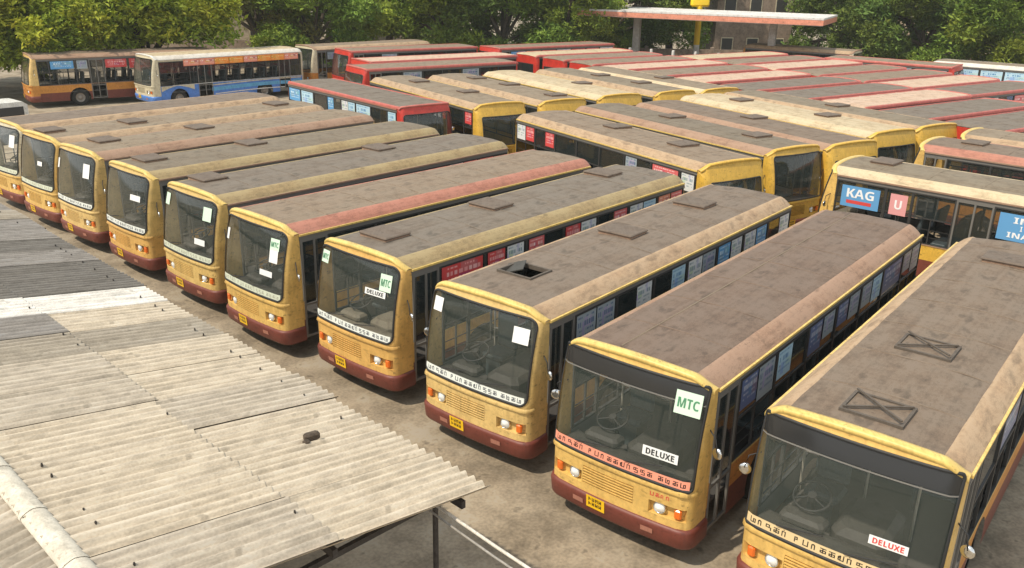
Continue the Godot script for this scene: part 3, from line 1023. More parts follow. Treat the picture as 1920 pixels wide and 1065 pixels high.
	part("chassis", cached("chs%.2f" % L, func():
		var st := begin()
		for x in [-0.45, 0.35]: bx(st, Vector3(x, 0.45, -z0 + 0.3), Vector3(x + 0.1, 0.70, z0 - 0.1))
		for az in axles: bx(st, Vector3(-0.92, 0.44, az - 0.07), Vector3(0.92, 0.56, az + 0.07))
		bx(st, Vector3(-0.3, 0.38, z0 - 1.6), Vector3(0.3, 0.83, z0 - 0.3))
		return done(st)), M["chassis"], root)
	if fine:
		part("dashboard", cached("dsh%.2f" % L, func():
			var st := begin()
			sheet(st, func(u, v):
				var s := lerpf(-1.18, 1.18, u)
				var t := float(v)
				var p := pf(s, 1.36, -0.07, z0)
				return Vector3(p.x, 1.34 - 0.02 * t - (0.28 * maxf(0.0, t - 0.7) / 0.3), p.z - 0.55 * minf(t / 0.7, 1.0)), 16, 8, Vector3.UP)
			cbx(st, Vector3(-0.58, 1.40, z0 - 0.30), Vector3(0.62, 0.16, 0.30), 0.05)
			return done(st)), M[d.get("dash", "dash")], root)
		part("engine_cover", cached("eng%.2f" % L, func():
			var st := begin()
			cbx(st, Vector3(0.10, 1.15, z0 - 0.95), Vector3(0.74, 0.50, 1.1), 0.10)
			return done(st)), M[d.get("dash", "dash")], root)
		var sw := part("steering_wheel", cached("steer", func(): return steering_mesh()), M["rubber"], root, Vector3(-0.58, 1.66, z0 - 0.52))
		sw.rotation.x = 0.42
		var ds := part("driver_seat", cached("dseat", func():
			var st := begin()
			cbx(st, Vector3(0, 0.46, 0), Vector3(0.5, 0.13, 0.48), 0.04)
			cbx(st, Vector3(0, 0.86, -0.26), Vector3(0.48, 0.72, 0.12), 0.05)
			bx(st, Vector3(-0.18, 0, -0.18), Vector3(0.18, 0.4, 0.18))
			return done(st)), M["seat"], root, Vector3(-0.62, 0.90, z0 - 1.25))
		part("partition", cached("prt%.2f" % L, func():
			var st := begin()
			for x in [-1.15, -0.2]: tube(st, [Vector3(x, 0.9, z0 - 1.75), Vector3(x, 2.9, z0 - 1.75)], 0.02, 0.02, 6)
			for y in [1.6, 2.1]: tube(st, [Vector3(-1.15, y, z0 - 1.75), Vector3(-0.2, y, z0 - 1.75)], 0.018, 0.018, 6)
			tube(st, [Vector3(0.55, 0.9, z0 - 1.5), Vector3(0.55, 2.95, z0 - 1.5)], 0.02, 0.02, 6)
			for x in [-0.4, 0.4]: tube(st, [Vector3(x, 2.72, z0 - 2.0), Vector3(x, 2.72, -z0 + 0.6)], 0.016, 0.016, 5)
			return done(st)), M["rail"], root)
		for k in 8:
			for sg in [-0.72, 0.72]:
				part("seat", cached("seat", func(): return seat_mesh()), M["seat"], root, Vector3(sg, 0.90, z0 - 2.5 - k * 0.92))
		for sg in [1.0, -1.0]:
			var mr := part("mirror", cached("mirror", func():
				var st := begin()
				lathe_x(st, [[-0.03, 0.001], [-0.035, 0.05], [-0.02, 0.085], [0.0, 0.09], [0.004, 0.08], [0.004, 0.001]], 16)
				return done(st)), M["chrome"], root, Vector3(sg * 1.42, 1.95, z0 - 0.12))
			mr.rotation.y = PI / 2 + (0.25 if sg < 0 else -0.25)
			var arm := part("mirror_arm", cached("marm%.2f_%d" % [L, sg], func():
				var st := begin()
				tube(st, [Vector3(sg * 1.24, 2.25, z0 - 0.18), Vector3(sg * 1.38, 2.18, z0 - 0.10), Vector3(sg * 1.42, 1.98, z0 - 0.09)], 0.011, 0.011, 6)
				return done(st)), M["rubber"], root)
	return root

# ------------------------------------------------------------------ all the buses
func from_corner(px: float, pz: float, a: float, side: float) -> Vector2:
	# front middle of a bus from its front corner on the given side (+1 kerb side, -1 off side)
	var lx := Vector2(cos(a), -sin(a))
	return Vector2(px, pz) - lx * HW * side

func buses() -> void:
	var g1 := "yellow buses parked side by side facing the shed"
	var mtc := ["sticker_mint", "MTC", "ink_green"]
	# front row, from the near end
	bus({"at": Vector2(4.321, -9.458), "a": -0.670, "style": "flat", "roof": 0, "group": g1, "header": 1, "band": "band_cream", "dash": "dash",
		"label": "nearest yellow bus, cut off by the corner, two crossed roof hatches", "hatch": [[0.75, 0.0, "cross"], [3.3, -0.05, "cross"], [8.9, 0.0, "lid"]],
		"stickers": [[0.62, 1.86, 0.46, 0.12, "sticker_white", "DELUXE", "ink_red"]], "swap": {"edge": "edge_tan"},
		"posters": ["p_grey", "", "p_photo", "", "p_photo", "", "p_grey"]})
	bus({"at": Vector2(1.795, -11.574), "a": -0.672, "style": "flat", "roof": 2, "group": g1, "header": 1, "band": "band_pink", "code": "ink_red",
		"seams": [-0.32], "label": "yellow bus with pink script band and plain hatchless brown roof", "swap": {"edge": "edge_brown"},
		"stickers": [[0.98, 2.66, 0.40, 0.34, "sticker_mint", "MTC", "ink_green"], [0.70, 1.82, 0.56, 0.15, "sticker_white", "DELUXE", "ink"]],
		"posters": ["", "p_photo+p_grey", "p_ice+-", "p_photo+p_grey", "p_photo+p_grey", "p_grey+p_ice", "p_photo", "p_grey+p_grey", "p_orange"]})
	bus({"at": Vector2(-0.52, -14.01), "a": -0.675, "style": "yellow", "roof": 1, "group": g1, "band": "band_white",
		"label": "yellow bus with broken open hatch hole at the front of its roof", "hatch": [[1.45, -0.2, "open"], [4.85, -0.2], [8.1, -0.2]], "swap": {"body": "yellow_pale", "frame": "yellow_pale"},
		"stickers": [[-0.98, 2.68, 0.22, 0.26, "sticker_white"], [0.94, 2.60, 0.32, 0.28, "sticker_white"]],
		"posters": ["", "p_grey+p_grey", "-+p_white", "-+p_ice", "p_white+p_grey", "p_blue+p_white", "p_white+p_blue", "-+p_white", "p_grey+p_photo"]})
	bus({"at": Vector2(-3.099, -16.485), "a": -0.708, "style": "yellow", "roof": 6, "group": g1, "band": "band_white", "dash": "dash_dusty",
		"label": "yellow bus with two mint corner stickers and a long white strip sticker", "hatch": [[0.95, -0.25], [4.3, -0.3], [9.0, -0.4]], "swap": {"body": "yellow_b", "frame": "yellow_b", "edge": "edge_yellow"},
		"stickers": [[-0.98, 2.70, 0.24, 0.26, "sticker_mint", "MTC", "ink_green"], [0.92, 2.58, 0.30, 0.34, "sticker_mint", "MTC", "ink_green"], [0.68, 2.34, 0.56, 0.13, "sticker_white", "DELUXE", "ink"]],
		"posters": ["", "p_red", "p_red+p_white", "p_pink+-", "p_red+p_white", "-+p_pink", "p_white+p_ice", "p_salmon+p_pink", "p_white+p_red"]})
	bus({"at": Vector2(-5.773, -18.636), "a": -0.738, "style": "yellow", "roof": 8, "group": g1, "band": "band_plain",
		"label": "yellow bus with pink roof edges and a smooth tan roof without hatches", "swap": {"edge": "edge_pink"},
		"stickers": [[0.88, 2.62, 0.30, 0.26, "sticker_mint", "MTC", "ink_green"], [0.88, 2.36, 0.28, 0.28, "sticker_white"], [0.66, 1.95, 0.44, 0.13, "sticker_white"], [-1.02, 2.5, 0.10, 0.26, "sticker_white"]],
		"posters": ["", "", "", "", "", "p_grey", ""]})
	bus({"at": Vector2(-8.133, -21.079), "a": -0.713, "style": "yellow", "roof": 6, "group": g1, "band": "band_plain",
		"label": "yellow bus with mint stickers in both upper corners beside the pink-edged bus", "hatch": [[0.9, -0.6], [6.7, -0.6]], "swap": {"body": "yellow_c", "frame": "yellow_c", "rail": "edge_brown", "edge": "edge_yellow"},
		"stickers": [[-0.96, 2.66, 0.22, 0.30, "sticker_mint"], [0.92, 2.60, 0.32, 0.34, "sticker_mint"], [0.70, 1.88, 0.42, 0.15, "sticker_white"]],
		"posters": ["", "", "", "p_red+-", "p_red+p_white", "-+p_red", "p_white+p_pink", "p_red+-", "p_pink"]})
	bus({"at": Vector2(-10.684, -23.411), "a": -0.729, "style": "yellow", "roof": 9, "group": g1, "band": "band_white",
		"label": "yellow bus with broad white band and one white strip, third fully seen from far end", "hatch": [[0.85, -0.3], [4.2, -0.45]], "swap": {"body": "yellow_b", "frame": "yellow_c", "rail": "edge_brown", "edge": "edge_yellow"},
		"stickers": [[0.70, 2.32, 0.50, 0.16, "sticker_white"]]})
	bus({"at": Vector2(-13.221, -25.742), "a": -0.707, "style": "yellow", "roof": 4, "group": g1, "band": "band_white",
		"label": "yellow bus with one white corner sticker, second fully seen from far end", "hatch": [[1.1, -0.35], [4.4, -0.45]], "swap": {"body": "yellow_pale", "frame": "yellow_pale", "rail": "edge_brown", "edge": "edge_brown"},
		"stickers": [[0.86, 2.50, 0.34, 0.42, "sticker_white"], [-1.0, 2.5, 0.12, 0.3, "sticker_white"]]})
	bus({"at": Vector2(-15.453, -27.794), "a": -0.693, "style": "yellow", "roof": 4, "group": g1, "band": "band_plain",
		"label": "yellow bus with a pale roof and three dark hatches near row's far end", "hatch": [[0.5, -0.1], [3.2, 0.1], [9.2, 0.0]],
		"stickers": [[0.45, 2.2, 0.30, 0.14, "sticker_white"]], "swap": {"rail": "edge_brown", "edge": "edge_tan"}})
	bus({"at": Vector2(-17.75, -29.95), "a": -0.690, "style": "yellow", "roof": 1, "group": g1, "band": "band_plain",
		"label": "last yellow bus of the row, its front mostly cut off by the picture edge", "swap": {"rail": "edge_brown", "edge": "edge_tan", "frame": "cream"},
		"stickers": [[0.86, 2.50, 0.34, 0.42, "sticker_white"]]})
	# middle block: two rows of yellow buses nose towards the lower right
	var g2 := "yellow buses in the middle block"
	var mrow := [
		[5.6, -25.1, 0.55, 8, "edge_tan", "yellow bus of the middle block standing nearest, pink adverts along its side", [[2.6, 0.2], [6.2, 0.3]], ["p_white", "p_pink", "-+p_grey", "", "", "", "p_red+-", "p_red+p_white"]],
		[8.2, -27.5, 0.57, 9, "edge_brown", "yellow bus with large windscreen, second in the middle block", [[2.0, 0.2], [6.4, 0.3]], []],
		[10.5, -28.7, 0.53, 0, "edge_brown", "yellow bus with dark roof and sign slot, third in the middle block", [[5.2, 0.4]], []],
		[12.9, -31.2, 0.53, 5, "edge_cream", "yellow bus with a bright cream roof, fourth in the middle block", [[3.4, 0.2], [8.0, 0.0]], []],
		[15.2, -32.7, 0.54, 3, "edge_tan", "yellow bus at the far end of the middle block beside red roofs", [[5.0, 0.1]], []]]
	for m in mrow:
		bus({"at": from_corner(m[0], m[1], m[2], -1.0), "a": m[2], "style": "yellow", "roof": m[3], "group": g2, "label": m[5], "hatch": m[6], "kerb_seen": false,
			"posters": m[7], "swap": {"edge": m[4], "frame": "yellow_bright", "body": "yellow_bright", "trim": "yellow_bright", "win": [-1.02, 1.02, 1.38, 2.52, 0.06] if m[6].size() != 2 or m[2] > 0.54 and m[2] < 0.56 else [-1.10, 1.10, 1.38, 2.84, 0.08]}, "L": 10.84, "wkey": m[2]})
	var g3 := "yellow buses in the row behind the middle block"
	var krow := [
		[-1.6, -36.0, 0.58, 4, "edge_tan", "yellow bus with blue and red adverts, front of the rear row beside red bus", [[3.4, 0.3], [7.6, 0.0]], ["p_red", "", "p_red+p_white", "p_red", "p_pink", "-+p_blue", "p_ice"]],
		[1.1, -37.3, 0.57, 4, "edge_tan", "yellow bus with tan roof, second of the rear row", [[1.2, 0.3], [5.2, 0.4], [8.0, 0.2]], []],
		[3.8, -39.4, 0.56, 5, "edge_cream", "yellow bus with pale cream roof sides, third of the rear row", [[4.0, 0.6]], []],
		[6.6, -41.0, 0.55, 3, "edge_tan", "yellow bus with olive roof, fourth of the rear row", [[3.0, 0.2], [6.4, 0.2]], []],
		[9.0, -42.3, 0.55, 4, "edge_cream", "yellow bus at the end of the rear row before the red block", [[4.4, 0.0]], []]]
	for m in krow:
		bus({"at": from_corner(m[0], m[1], m[2], -1.0), "a": m[2], "style": "yellow", "roof": m[3], "group": g3, "label": m[5], "hatch": m[6], "kerb_seen": false, "fine": false,
			"posters": m[7], "swap": {"edge": m[4], "frame": "yellow_bright", "body": "yellow_bright", "trim": "yellow_bright", "win": [-1.02, 1.02, 1.38, 2.55, 0.06]}, "wkey": 1.0})
	# red bus in front of the rear row
	bus({"at": from_corner(-4.6, -35.0, 0.70, -1.0), "a": 0.70, "style": "red", "roof": 6, "group": "red buses", "kerb_seen": false, "L": 10.2,
		"label": "red bus with light blue adverts beside the yellow row's back ends", "posters": ["p_ice", "", "p_ice", "p_ice+p_white", "-+p_blue", "", "p_ice", "p_blue"], "hatch": [], "swap": {"rail": "edge_pink"}})
	# buses facing the other way at the side of the picture
	var n1 := bus({"at": from_corner(9.35, -25.5, -2.32, 1.0), "a": -2.32, "style": "flat", "roof": 3, "group": "buses with their noses to the middle block", "kerb_seen": true,
		"label": "bus with big blue advert and broad cream roof edge facing away", "hatch": [[1.1, -0.3]], "swap": {"edge": "edge_cream", "belt": "yellow_bright", "rail": "edge_brown"}, "dash": "dash_dusty",
		"segs_kerb": [["win", 1.45, ""], ["win", 0.75, ""], ["win", 1.15, ""], ["door", 0.95, ""], ["win", 1.45, ""], ["win", 1.3, ""], ["win", 1.3, ""], ["win", 1.3, ""]],
		"posters": ["", "", "", "", "", "", ""]})
	side_sign(n1, 5.42 - 0.33 - 0.74, 2.28, 1.12, 0.62, "p_plain_blue", [["KAG", 0.80, 0.26, 0.10, "ink_white"]])
	side_sign(n1, 5.42 - 0.33 - 1.84, 2.28, 0.48, 0.60, "p_plain_pink", [["U", 0.20, 0.26, 0.0, "ink_white"]])
	side_sign(n1, 5.42 - 0.33 - 5.02, 2.25, 1.12, 0.72, "p_plain_blue", [["IM", 0.42, 0.16, 0.20, "ink_white"], ["I", 0.05, 0.13, 0.0, "ink_white"], ["INAI", 0.62, 0.14, -0.20, "ink_white"]])
	bus({"at": from_corner(13.6, -29.3, -2.34, 1.0), "a": -2.34, "style": "flat", "roof": 0, "group": "buses with their noses to the middle block", "fine": false,
		"label": "bus with reddish roof edge and a pale sheet lying on its roof", "swap": {"edge": "edge_pink", "rail": "edge_brown"}, "hatch": [[1.4, -0.2]]})
	bus({"at": from_corner(16.0, -31.4, -2.34, 1.0), "a": -2.34, "style": "flat", "roof": 4, "group": "buses with their noses to the middle block", "fine": false,
		"label": "bus with rounded tan roof behind the reddish one, mostly cut off", "swap": {"edge": "edge_tan", "rail": "edge_brown"}})
	# the red block: back ends towards the yellow rows
	var g4 := "red buses of the far block"
	var nth := ["nearest", "second", "third", "fourth", "fifth", "sixth", "seventh", "eighth", "ninth", "tenth", "eleventh"]
	var rows := [[18.2, -32.4, 6], [16.5, -34.9, 6], [15.1, -37.8, 7], [13.3, -40.2, 6], [11.6, -42.8, 6], [9.8, -45.6, 7], [8.1, -48.4, 8], [6.3, -50.9, 7], [4.6, -53.4, 8], [3.0, -55.9, 8], [1.3, -58.3, 5]]
	for i in rows.size():
		var r: Array = rows[i]
		var tone: String = {6: "grey", 7: "pale pinkish", 8: "tan", 5: "cream"}[r[2]]
		red_bus(Vector2(r[0], r[1]), 2.17, 8.5, r[2], "%s red-edged bus with a %s roof, counting away in the first red file" % [nth[i], tone], g4)
	var g5 := "red buses of the second far file"
	rows = [[21.6, -42.4, 6], [20.2, -45.0, 7], [18.8, -47.7, 8], [17.2, -50.3, 8], [15.5, -53.0, 7], [13.9, -55.6, 8], [12.2, -58.2, 5]]
	for i in rows.size():
		var r: Array = rows[i]
		var tone: String = {6: "grey", 7: "pale pinkish", 8: "tan", 5: "cream"}[r[2]]
		red_bus(Vector2(r[0], r[1]), 2.17, 8.5, r[2], "%s bus with red roof edge and %s roof in the second red file" % [nth[i], tone], g5)
	# red buses lying across beyond the rear row
	var g6 := "red buses lengthways below the trees"
	bus({"at": from_corner(-8.3, -48.3, -0.95, 1.0), "a": -0.95, "style": "red", "roof": 8, "group": g6, "fine": false, "L": 10.4, "label": "red bus lengthways directly behind the tan rear row roofs", "posters": ["", "", "p_grey", "", "", "p_grey"]})
	bus({"at": from_corner(-8.7, -52.1, -0.95, 1.0), "a": -0.95, "style": "red", "roof": 7, "group": g6, "fine": false, "L": 10.9, "label": "red bus with pinkish roof, middle one of three lengthways", "posters": []})
	bus({"at": from_corner(-11.0, -58.6, -0.95, 1.0), "a": -0.95, "style": "red", "roof": 8, "group": g6, "fine": false, "L": 10.2, "label": "red bus lengthways with dark windows right below the tree trunks", "posters": ["p_grey", "", "p_grey"]})
	bus({"at": from_corner(-1.3, -62.9, -0.93, 1.0), "a": -0.93, "style": "red", "roof": 8, "group": g6, "fine": false, "L": 11.2, "label": "red bus with blue and white adverts under the dark trees by the canopy", "posters": ["p_ice", "p_blue", "p_salmon", "p_pink", "p_white", "p_red", "p_pink", "p_white", "p_red"]})
	bus({"at": from_corner(-13.9, -60.9, -0.80, 1.0), "a": -0.80, "style": "orange", "roof": 8, "group": "buses along the left edge of the yard", "fine": false, "L": 10.4, "label": "orange bus showing between the blue bus and the red ones", "posters": ["p_ice", "p_grey", ""], "swap": {"frame": "cream", "edge": "edge_tan"}})
	# far edge on the other side
	bus({"at": from_corner(27.6, -56.2, 0.90, -1.0), "a": 0.90, "style": "red", "roof": 4, "group": g6, "fine": false, "L": 8.4, "kerb_seen": false, "label": "red fronted bus with tan roof under the dark trees behind the red block", "posters": ["p_grey", "", "p_grey", "", "p_ice"]})
	bus({"at": from_corner(34.6, -55.2, 0.92, -1.0), "a": 0.92, "style": "blue", "roof": 4, "group": g6, "fine": false, "L": 8.4, "kerb_seen": false, "label": "pale blue sided bus ahead of the red fronted one under dark trees", "posters": ["p_ice", "p_ice", "p_ice", "p_ice", "p_ice"]})
	bus({"at": from_corner(24.9, -66.2, 0.95, -1.0), "a": 0.95, "style": "orange", "roof": 4, "group": g6, "fine": false, "L": 8.6, "kerb_seen": false, "label": "dull tan bus standing behind the red block next to the canopy", "swap": {"edge": "edge_tan", "frame": "cream"}})
	# edge of the yard: blue bus and three old buses facing the camera
	var g7 := "buses along the left edge of the yard"
	var bl := bus({"at": from_corner(-21.5, -52.5, -0.76, 1.0), "a": -0.76, "style": "blue", "roof": 5, "group": g7, "L": 10.4, "axle": 1.45, "tail": 3.1, "cant": "cream", "dash": "dash",
		"label": "cream and blue bus with orange advert strip, seen side on",
		"segs_kerb": [["win", 1.9, ""], ["win", 0.5, ""], ["door", 0.95, ""], ["win", 0.95, ""], ["win", 0.95, ""], ["win", 0.95, ""], ["win", 0.95, ""], ["win", 0.95, ""], ["door", 0.85, ""], ["win", 0.72, ""]]})
	blue_livery(bl)
	bus({"at": from_corner(-28.3, -51.6, -0.92, 1.0), "a": -0.92, "style": "orange", "roof": 0, "group": g7, "axle": 2.45, "label": "orange and maroon bus with pink adverts, side on behind the blue bus's nose",
		"swap": {"frame": "yellow_pale"},
		"segs_kerb": [["win", 0.62, ""], ["win", 1.45, ""], ["win", 0.75, ""], ["door", 0.85, ""], ["win", 1.4, ""], ["win", 1.4, ""], ["win", 1.4, ""], ["win", 1.3, ""], ["win", 1.2, ""]],
		"posters": ["", "p_blue", "p_grey", "", "p_red", "p_red", "p_red", ""]})

func red_bus(corner: Vector2, a: float, L: float, roof: int, label: String, group: String) -> void:
	# corner: rear corner on the off side
	var dir := Vector2(sin(a), cos(a)); var lx := Vector2(cos(a), -sin(a))
	var front := corner + lx * HW + dir * L
	bus({"at": front, "a": a, "style": "red", "roof": roof, "group": group, "label": label, "L": L, "fine": false, "kerb_seen": false, "posters": ["", "p_grey", "p_pink", "", "p_white"]})

func side_sign(b: Node3D, z: float, y: float, w: float, h: float, matkey: String, texts: Array) -> void:
	if not M.has(matkey):
		mat(matkey, lin(0.12, 0.33, 0.60) if matkey == "p_plain_blue" else lin(0.72, 0.33, 0.33), 0.4)
	var s := part("advert", label_quad(w, h), M[matkey], b)
	s.transform = Transform3D(Basis(Vector3.UP, PI / 2), Vector3(HW + 0.021, y, z))
	for t in texts:
		lettering(t[0], t[1], t[2], M[t[4]], s, Vector3(0, t[3], 0.004))
	if matkey == "p_plain_blue" and texts.size() == 1:
		part("red_line", label_quad(0.74, 0.10), M["ink_red"], s, Vector3(-0.02, -0.16, 0.003))

func blue_livery(b: Node3D) -> void:
	# long advert strip over the windows and the painted swoosh along the side
	var x := HW + 0.022
	var cols := ["p_salmon", "p_salmon", "p_orange", "p_orange", "p_salmon", "p_orange", "p_orange", "p_salmon"]
	for i in cols.size():
		var s := part("advert", label_quad(1.06, 0.40), M[cols[i]], b)
		s.transform = Transform3D(Basis(Vector3.UP, PI / 2), Vector3(x, 2.60, 5.2 - 2.4 - i * 1.0))
	for q in [[-4.0, 1.6, 0.80, 1.02, "sky_blue"], [-4.9, -4.1, 0.80, 1.05, "sky_blue"], [-4.9, 1.6, 1.13, 1.20, "cream"], [-3.6, 1.4, 0.58, 0.64, "white_paint"]]:
		var st := begin()
		sheet(st, func(u, v): return Vector3(HW + 0.006, lerpf(q[2], q[3], v) + 0.06 * sin(u * 3.0 + 0.5), lerpf(q[0], q[1], u)), 12, 2, Vector3.RIGHT)
		part("painted_stripe", done(st), M[q[4]], b)
	var st2 := begin()
	sheet(st2, func(u, v): return Vector3(HW + 0.006, lerpf(1.27 - 0.30 * pow(absf(u - 0.5) * 2.0, 1.5), 1.28, v), lerpf(2.75, 4.85, u)), 16, 3, Vector3.RIGHT)
	part("painted_stripe", done(st2), M["cream"], b)

# ------------------------------------------------------------------ corrugated shed
const EAVE := Vector3(-0.24, 2.5, -8.98)
func shed() -> void:
	var u := Vector3(-0.7195, 0, -0.6945).normalized()
	var n := Vector3(-0.6945, 0, 0.7195).normalized()
	var root := thing("corrugated_shed", "low shed with weathered corrugated sheet roof in front of the buses", "shed", EAVE - Vector3(0, 2.5, 0), 0.0)
	root.basis = Basis(u, Vector3.UP, n)       # x along the eave, z towards the ridge
	var slope := 0.62 / 4.3
	var pitch := 0.150
	var w := pitch * 7.0
	var run := 4.3
	var mk := func(len: float, amp: float) -> ArrayMesh:
		var st := begin()
		var nx := 56
		for side in [0.0, -0.007]:
			sheet(st, func(a, b): return Vector3(a * (w + pitch * 0.5), amp * cos(a * (w + pitch * 0.5) / pitch * TAU) + side, b * len), nx, 4, Vector3.UP)
		st.set_smooth_group(-1)
		for e in [0.0, len]:
			for i in nx:
				var a0 := (w + pitch * 0.5) * i / nx; var a1 := (w + pitch * 0.5) * (i + 1) / nx
				var y0 := amp * cos(a0 / pitch * TAU); var y1 := amp * cos(a1 / pitch * TAU)
				quad(st, Vector3(a0, y0, e), Vector3(a1, y1, e), Vector3(a1, y1 - 0.007, e), Vector3(a0, y0 - 0.007, e))
		return done(st)
	var low := []; var high := []
	for k in 7:
		uv_shift = Vector2(0.31 * k, 0.17 * k + 0.05)
		low.append(mk.call(2.35, 0.034))
		uv_shift = Vector2(0.23 * k + 0.5, 0.41 * k)
		high.append(mk.call(2.30, 0.034))
	uv_shift = Vector2.ZERO
	var r := RandomNumberGenerator.new(); r.seed = 11
	var ang := atan(slope)
	# tone of each sheet from the near gable along the eave
	var lower_tone := ["shed_cream", "shed_cream", "shed_cream", "shed_pale", "shed_cream", "shed_cream", "shed_tan", "shed_cream", "shed_white", "shed_dark", "shed_dark", "shed_grey", "shed_dark", "shed_grey", "shed_grey", "shed_tan", "shed_grey", "shed_grey", "shed_tan", "shed_grey"]
	var upper_tone := ["shed_pale", "shed_cream", "shed_cream", "shed_cream", "shed_pale", "shed_pale", "shed_tan", "shed_grey", "shed_white", "shed_dark", "shed_dark", "shed_grey", "shed_grey", "shed_dark", "shed_grey", "shed_tan", "shed_grey", "shed_grey", "shed_grey", "shed_tan"]
	for i in 20:
		var x := -0.02 + i * w
		var o := part("sheet", low[i % 7], M[lower_tone[i]], root)
		o.transform = Transform3D(Basis(Vector3.RIGHT, -ang) * Basis(Vector3.BACK, r.randf_range(-0.004, 0.004)), Vector3(x, 2.50 + r.randf_range(0.0, 0.008) + 0.006 * (i % 2), r.randf_range(-0.05, 0.04)))
		var p := part("sheet", high[(i * 3) % 7], M[upper_tone[i]], root)
		p.transform = Transform3D(Basis(Vector3.RIGHT, -ang), Vector3(x, 2.516 + 2.12 * slope + r.randf_range(0.0, 0.008) + 0.006 * (i % 2), 2.12 + r.randf_range(-0.04, 0.04)))
		# far slope beyond the ridge
		var q := part("sheet", low[(i * 2) % 7], M[["shed_grey", "shed_tan", "shed_pale", "shed_blue"][i % 4]], root)
		q.transform = Transform3D(Basis(Vector3.RIGHT, ang), Vector3(x, 2.5 + 0.62 + 0.004 * (i % 2) - 0.0, run + 0.03))
	# ridge capping, one piece to a metre
	var st := begin()
	sheet(st, func(a, b):
		var t := lerpf(-PI, 0.0, b)
		return Vector3(a * 1.12, 0.06 * absf(sin(t)) - 0.02 * absf(cos(t)), cos(t) * (0.125 + 0.005 * a)), 2, 14, Vector3.UP)
	sheet(st, func(a, b):
		var t := lerpf(-PI, 0.0, b)
		return Vector3(a * 0.06, 0.068 * absf(sin(t)) - 0.02 * absf(cos(t)), cos(t) * 0.136), 2, 14, Vector3.UP)
	var cap := done(st)
	for i in 19:
		part("ridge_cap", cap, M["ridge"], root, Vector3(-0.05 + i * 1.08, 2.5 + 0.62 + 0.035, run))
	# timber and steel below
	for q in [[0.35, 2.44], [2.15, 2.44 + 1.8 * slope], [4.1, 2.44 + 3.75 * slope]]:
		var s2 := begin()
		bx(s2, Vector3(0.05, q[1] - 0.09, q[0] - 0.03), Vector3(20.5, q[1] + 0.01, q[0] + 0.03))
		part("purlin", done(s2), M["steel_dark"], root)
	for i in 6:
		for zz in [0.45, 4.2]:
			var s3 := begin()
			var y: float = 2.36 + (zz - 0.35) * slope
			tube(s3, [Vector3(0.45 + i * 3.7, 0, zz), Vector3(0.45 + i * 3.7, y, zz)], 0.035, 0.035, 8)
			part("post", done(s3), M["steel_dark"], root)
		var s4 := begin()
		bx(s4, Vector3(0.42 + i * 3.7, 2.27, 0.3), Vector3(0.48 + i * 3.7, 2.34, 4.3))
		part("tie_beam", done(s4), M["steel_dark"], root)
	# back slope's eave posts
	for i in 6:
		var s5 := begin()
		tube(s5, [Vector3(0.45 + i * 3.7, 0, 6.4), Vector3(0.45 + i * 3.7, 2.78, 6.4)], 0.035, 0.035, 8)
		part("post", done(s5), M["steel_dark"], root)
	# hook bolts along the purlins
	var s6 := begin()
	for i in 64:
		for q in [[0.35, 0.012], [2.2, 0.02], [3.9, 0.02]]:
			if r.randf() < 0.72: continue
			var x := 0.11 + i * pitch * 2.0 + r.randf_range(-0.01, 0.01)
			if x > 20.0: continue
			var y: float = 2.5 + q[0] * slope + q[1] + 0.026
			tube(s6, [Vector3(x, y - 0.02, q[0]), Vector3(x, y + 0.022, q[0])], 0.016, 0.010, 6)
	var bolts := part("roof_bolts", done(s6), M["steel_dark"], root)
	bolts.set_meta("kind", "stuff")
	# a pair of thin pipes that run on from the eave
	for k in 2:
		var off := Vector3(0.06 * k, 0.0, 0.0) + n * (0.55 + 0.13 * k)
		var pr := thing("eave_pipe", ["brighter of two thin pale pipes leading away from the shed corner", "duller thin pipe alongside the bright one at the shed corner"][k], "pipe", EAVE + off + Vector3(0, -0.13 - 0.02 * k, 0), 0.0, "thin pipes at the shed corner")
		var s7 := begin()
		var d := -u
		var pts := []
		for i in 9:
			var t := i / 8.0
			pts.append(-d * 0.5 + d * 4.9 * t + Vector3(0, -0.05 * sin(t * PI) * (1 + k), 0) + n * 0.02 * sin(t * 5.0 + k))
		tube(s7, pts, 0.02 - 0.006 * k, 0.02 - 0.006 * k, 8)
		part("run", done(s7), M["pipe"] if k == 0 else M["concrete"], pr)
		var s8 := begin()
		tube(s8, [d * 4.3 + Vector3(0, -0.02, 0), d * 4.3 + Vector3(0, -2.37 + 0.02 * k, 0)], 0.02, 0.02, 6)
		part("upright", done(s8), M["steel_dark"], pr)
	# loose lump of brick left on the sheets
	var at := EAVE + u * 2.15 + n * 1.05
	var lump := thing("loose_brick", "dark lump of brick lying on the corrugated shed roof", "brick", Vector3(at.x, 2.5 + 1.05 * slope + 0.03, at.z), 0.6)
	var s9 := begin()
	cbx(s9, Vector3(0, 0.05, 0), Vector3(0.20, 0.10, 0.11), 0.02)
	part("lump", done(s9), M["brick"], lump)
	var s10 := begin()
	cbx(s10, Vector3(-0.10, 0.03, 0.07), Vector3(0.09, 0.06, 0.08), 0.02)
	part("chip", done(s10), M["brick"], lump)

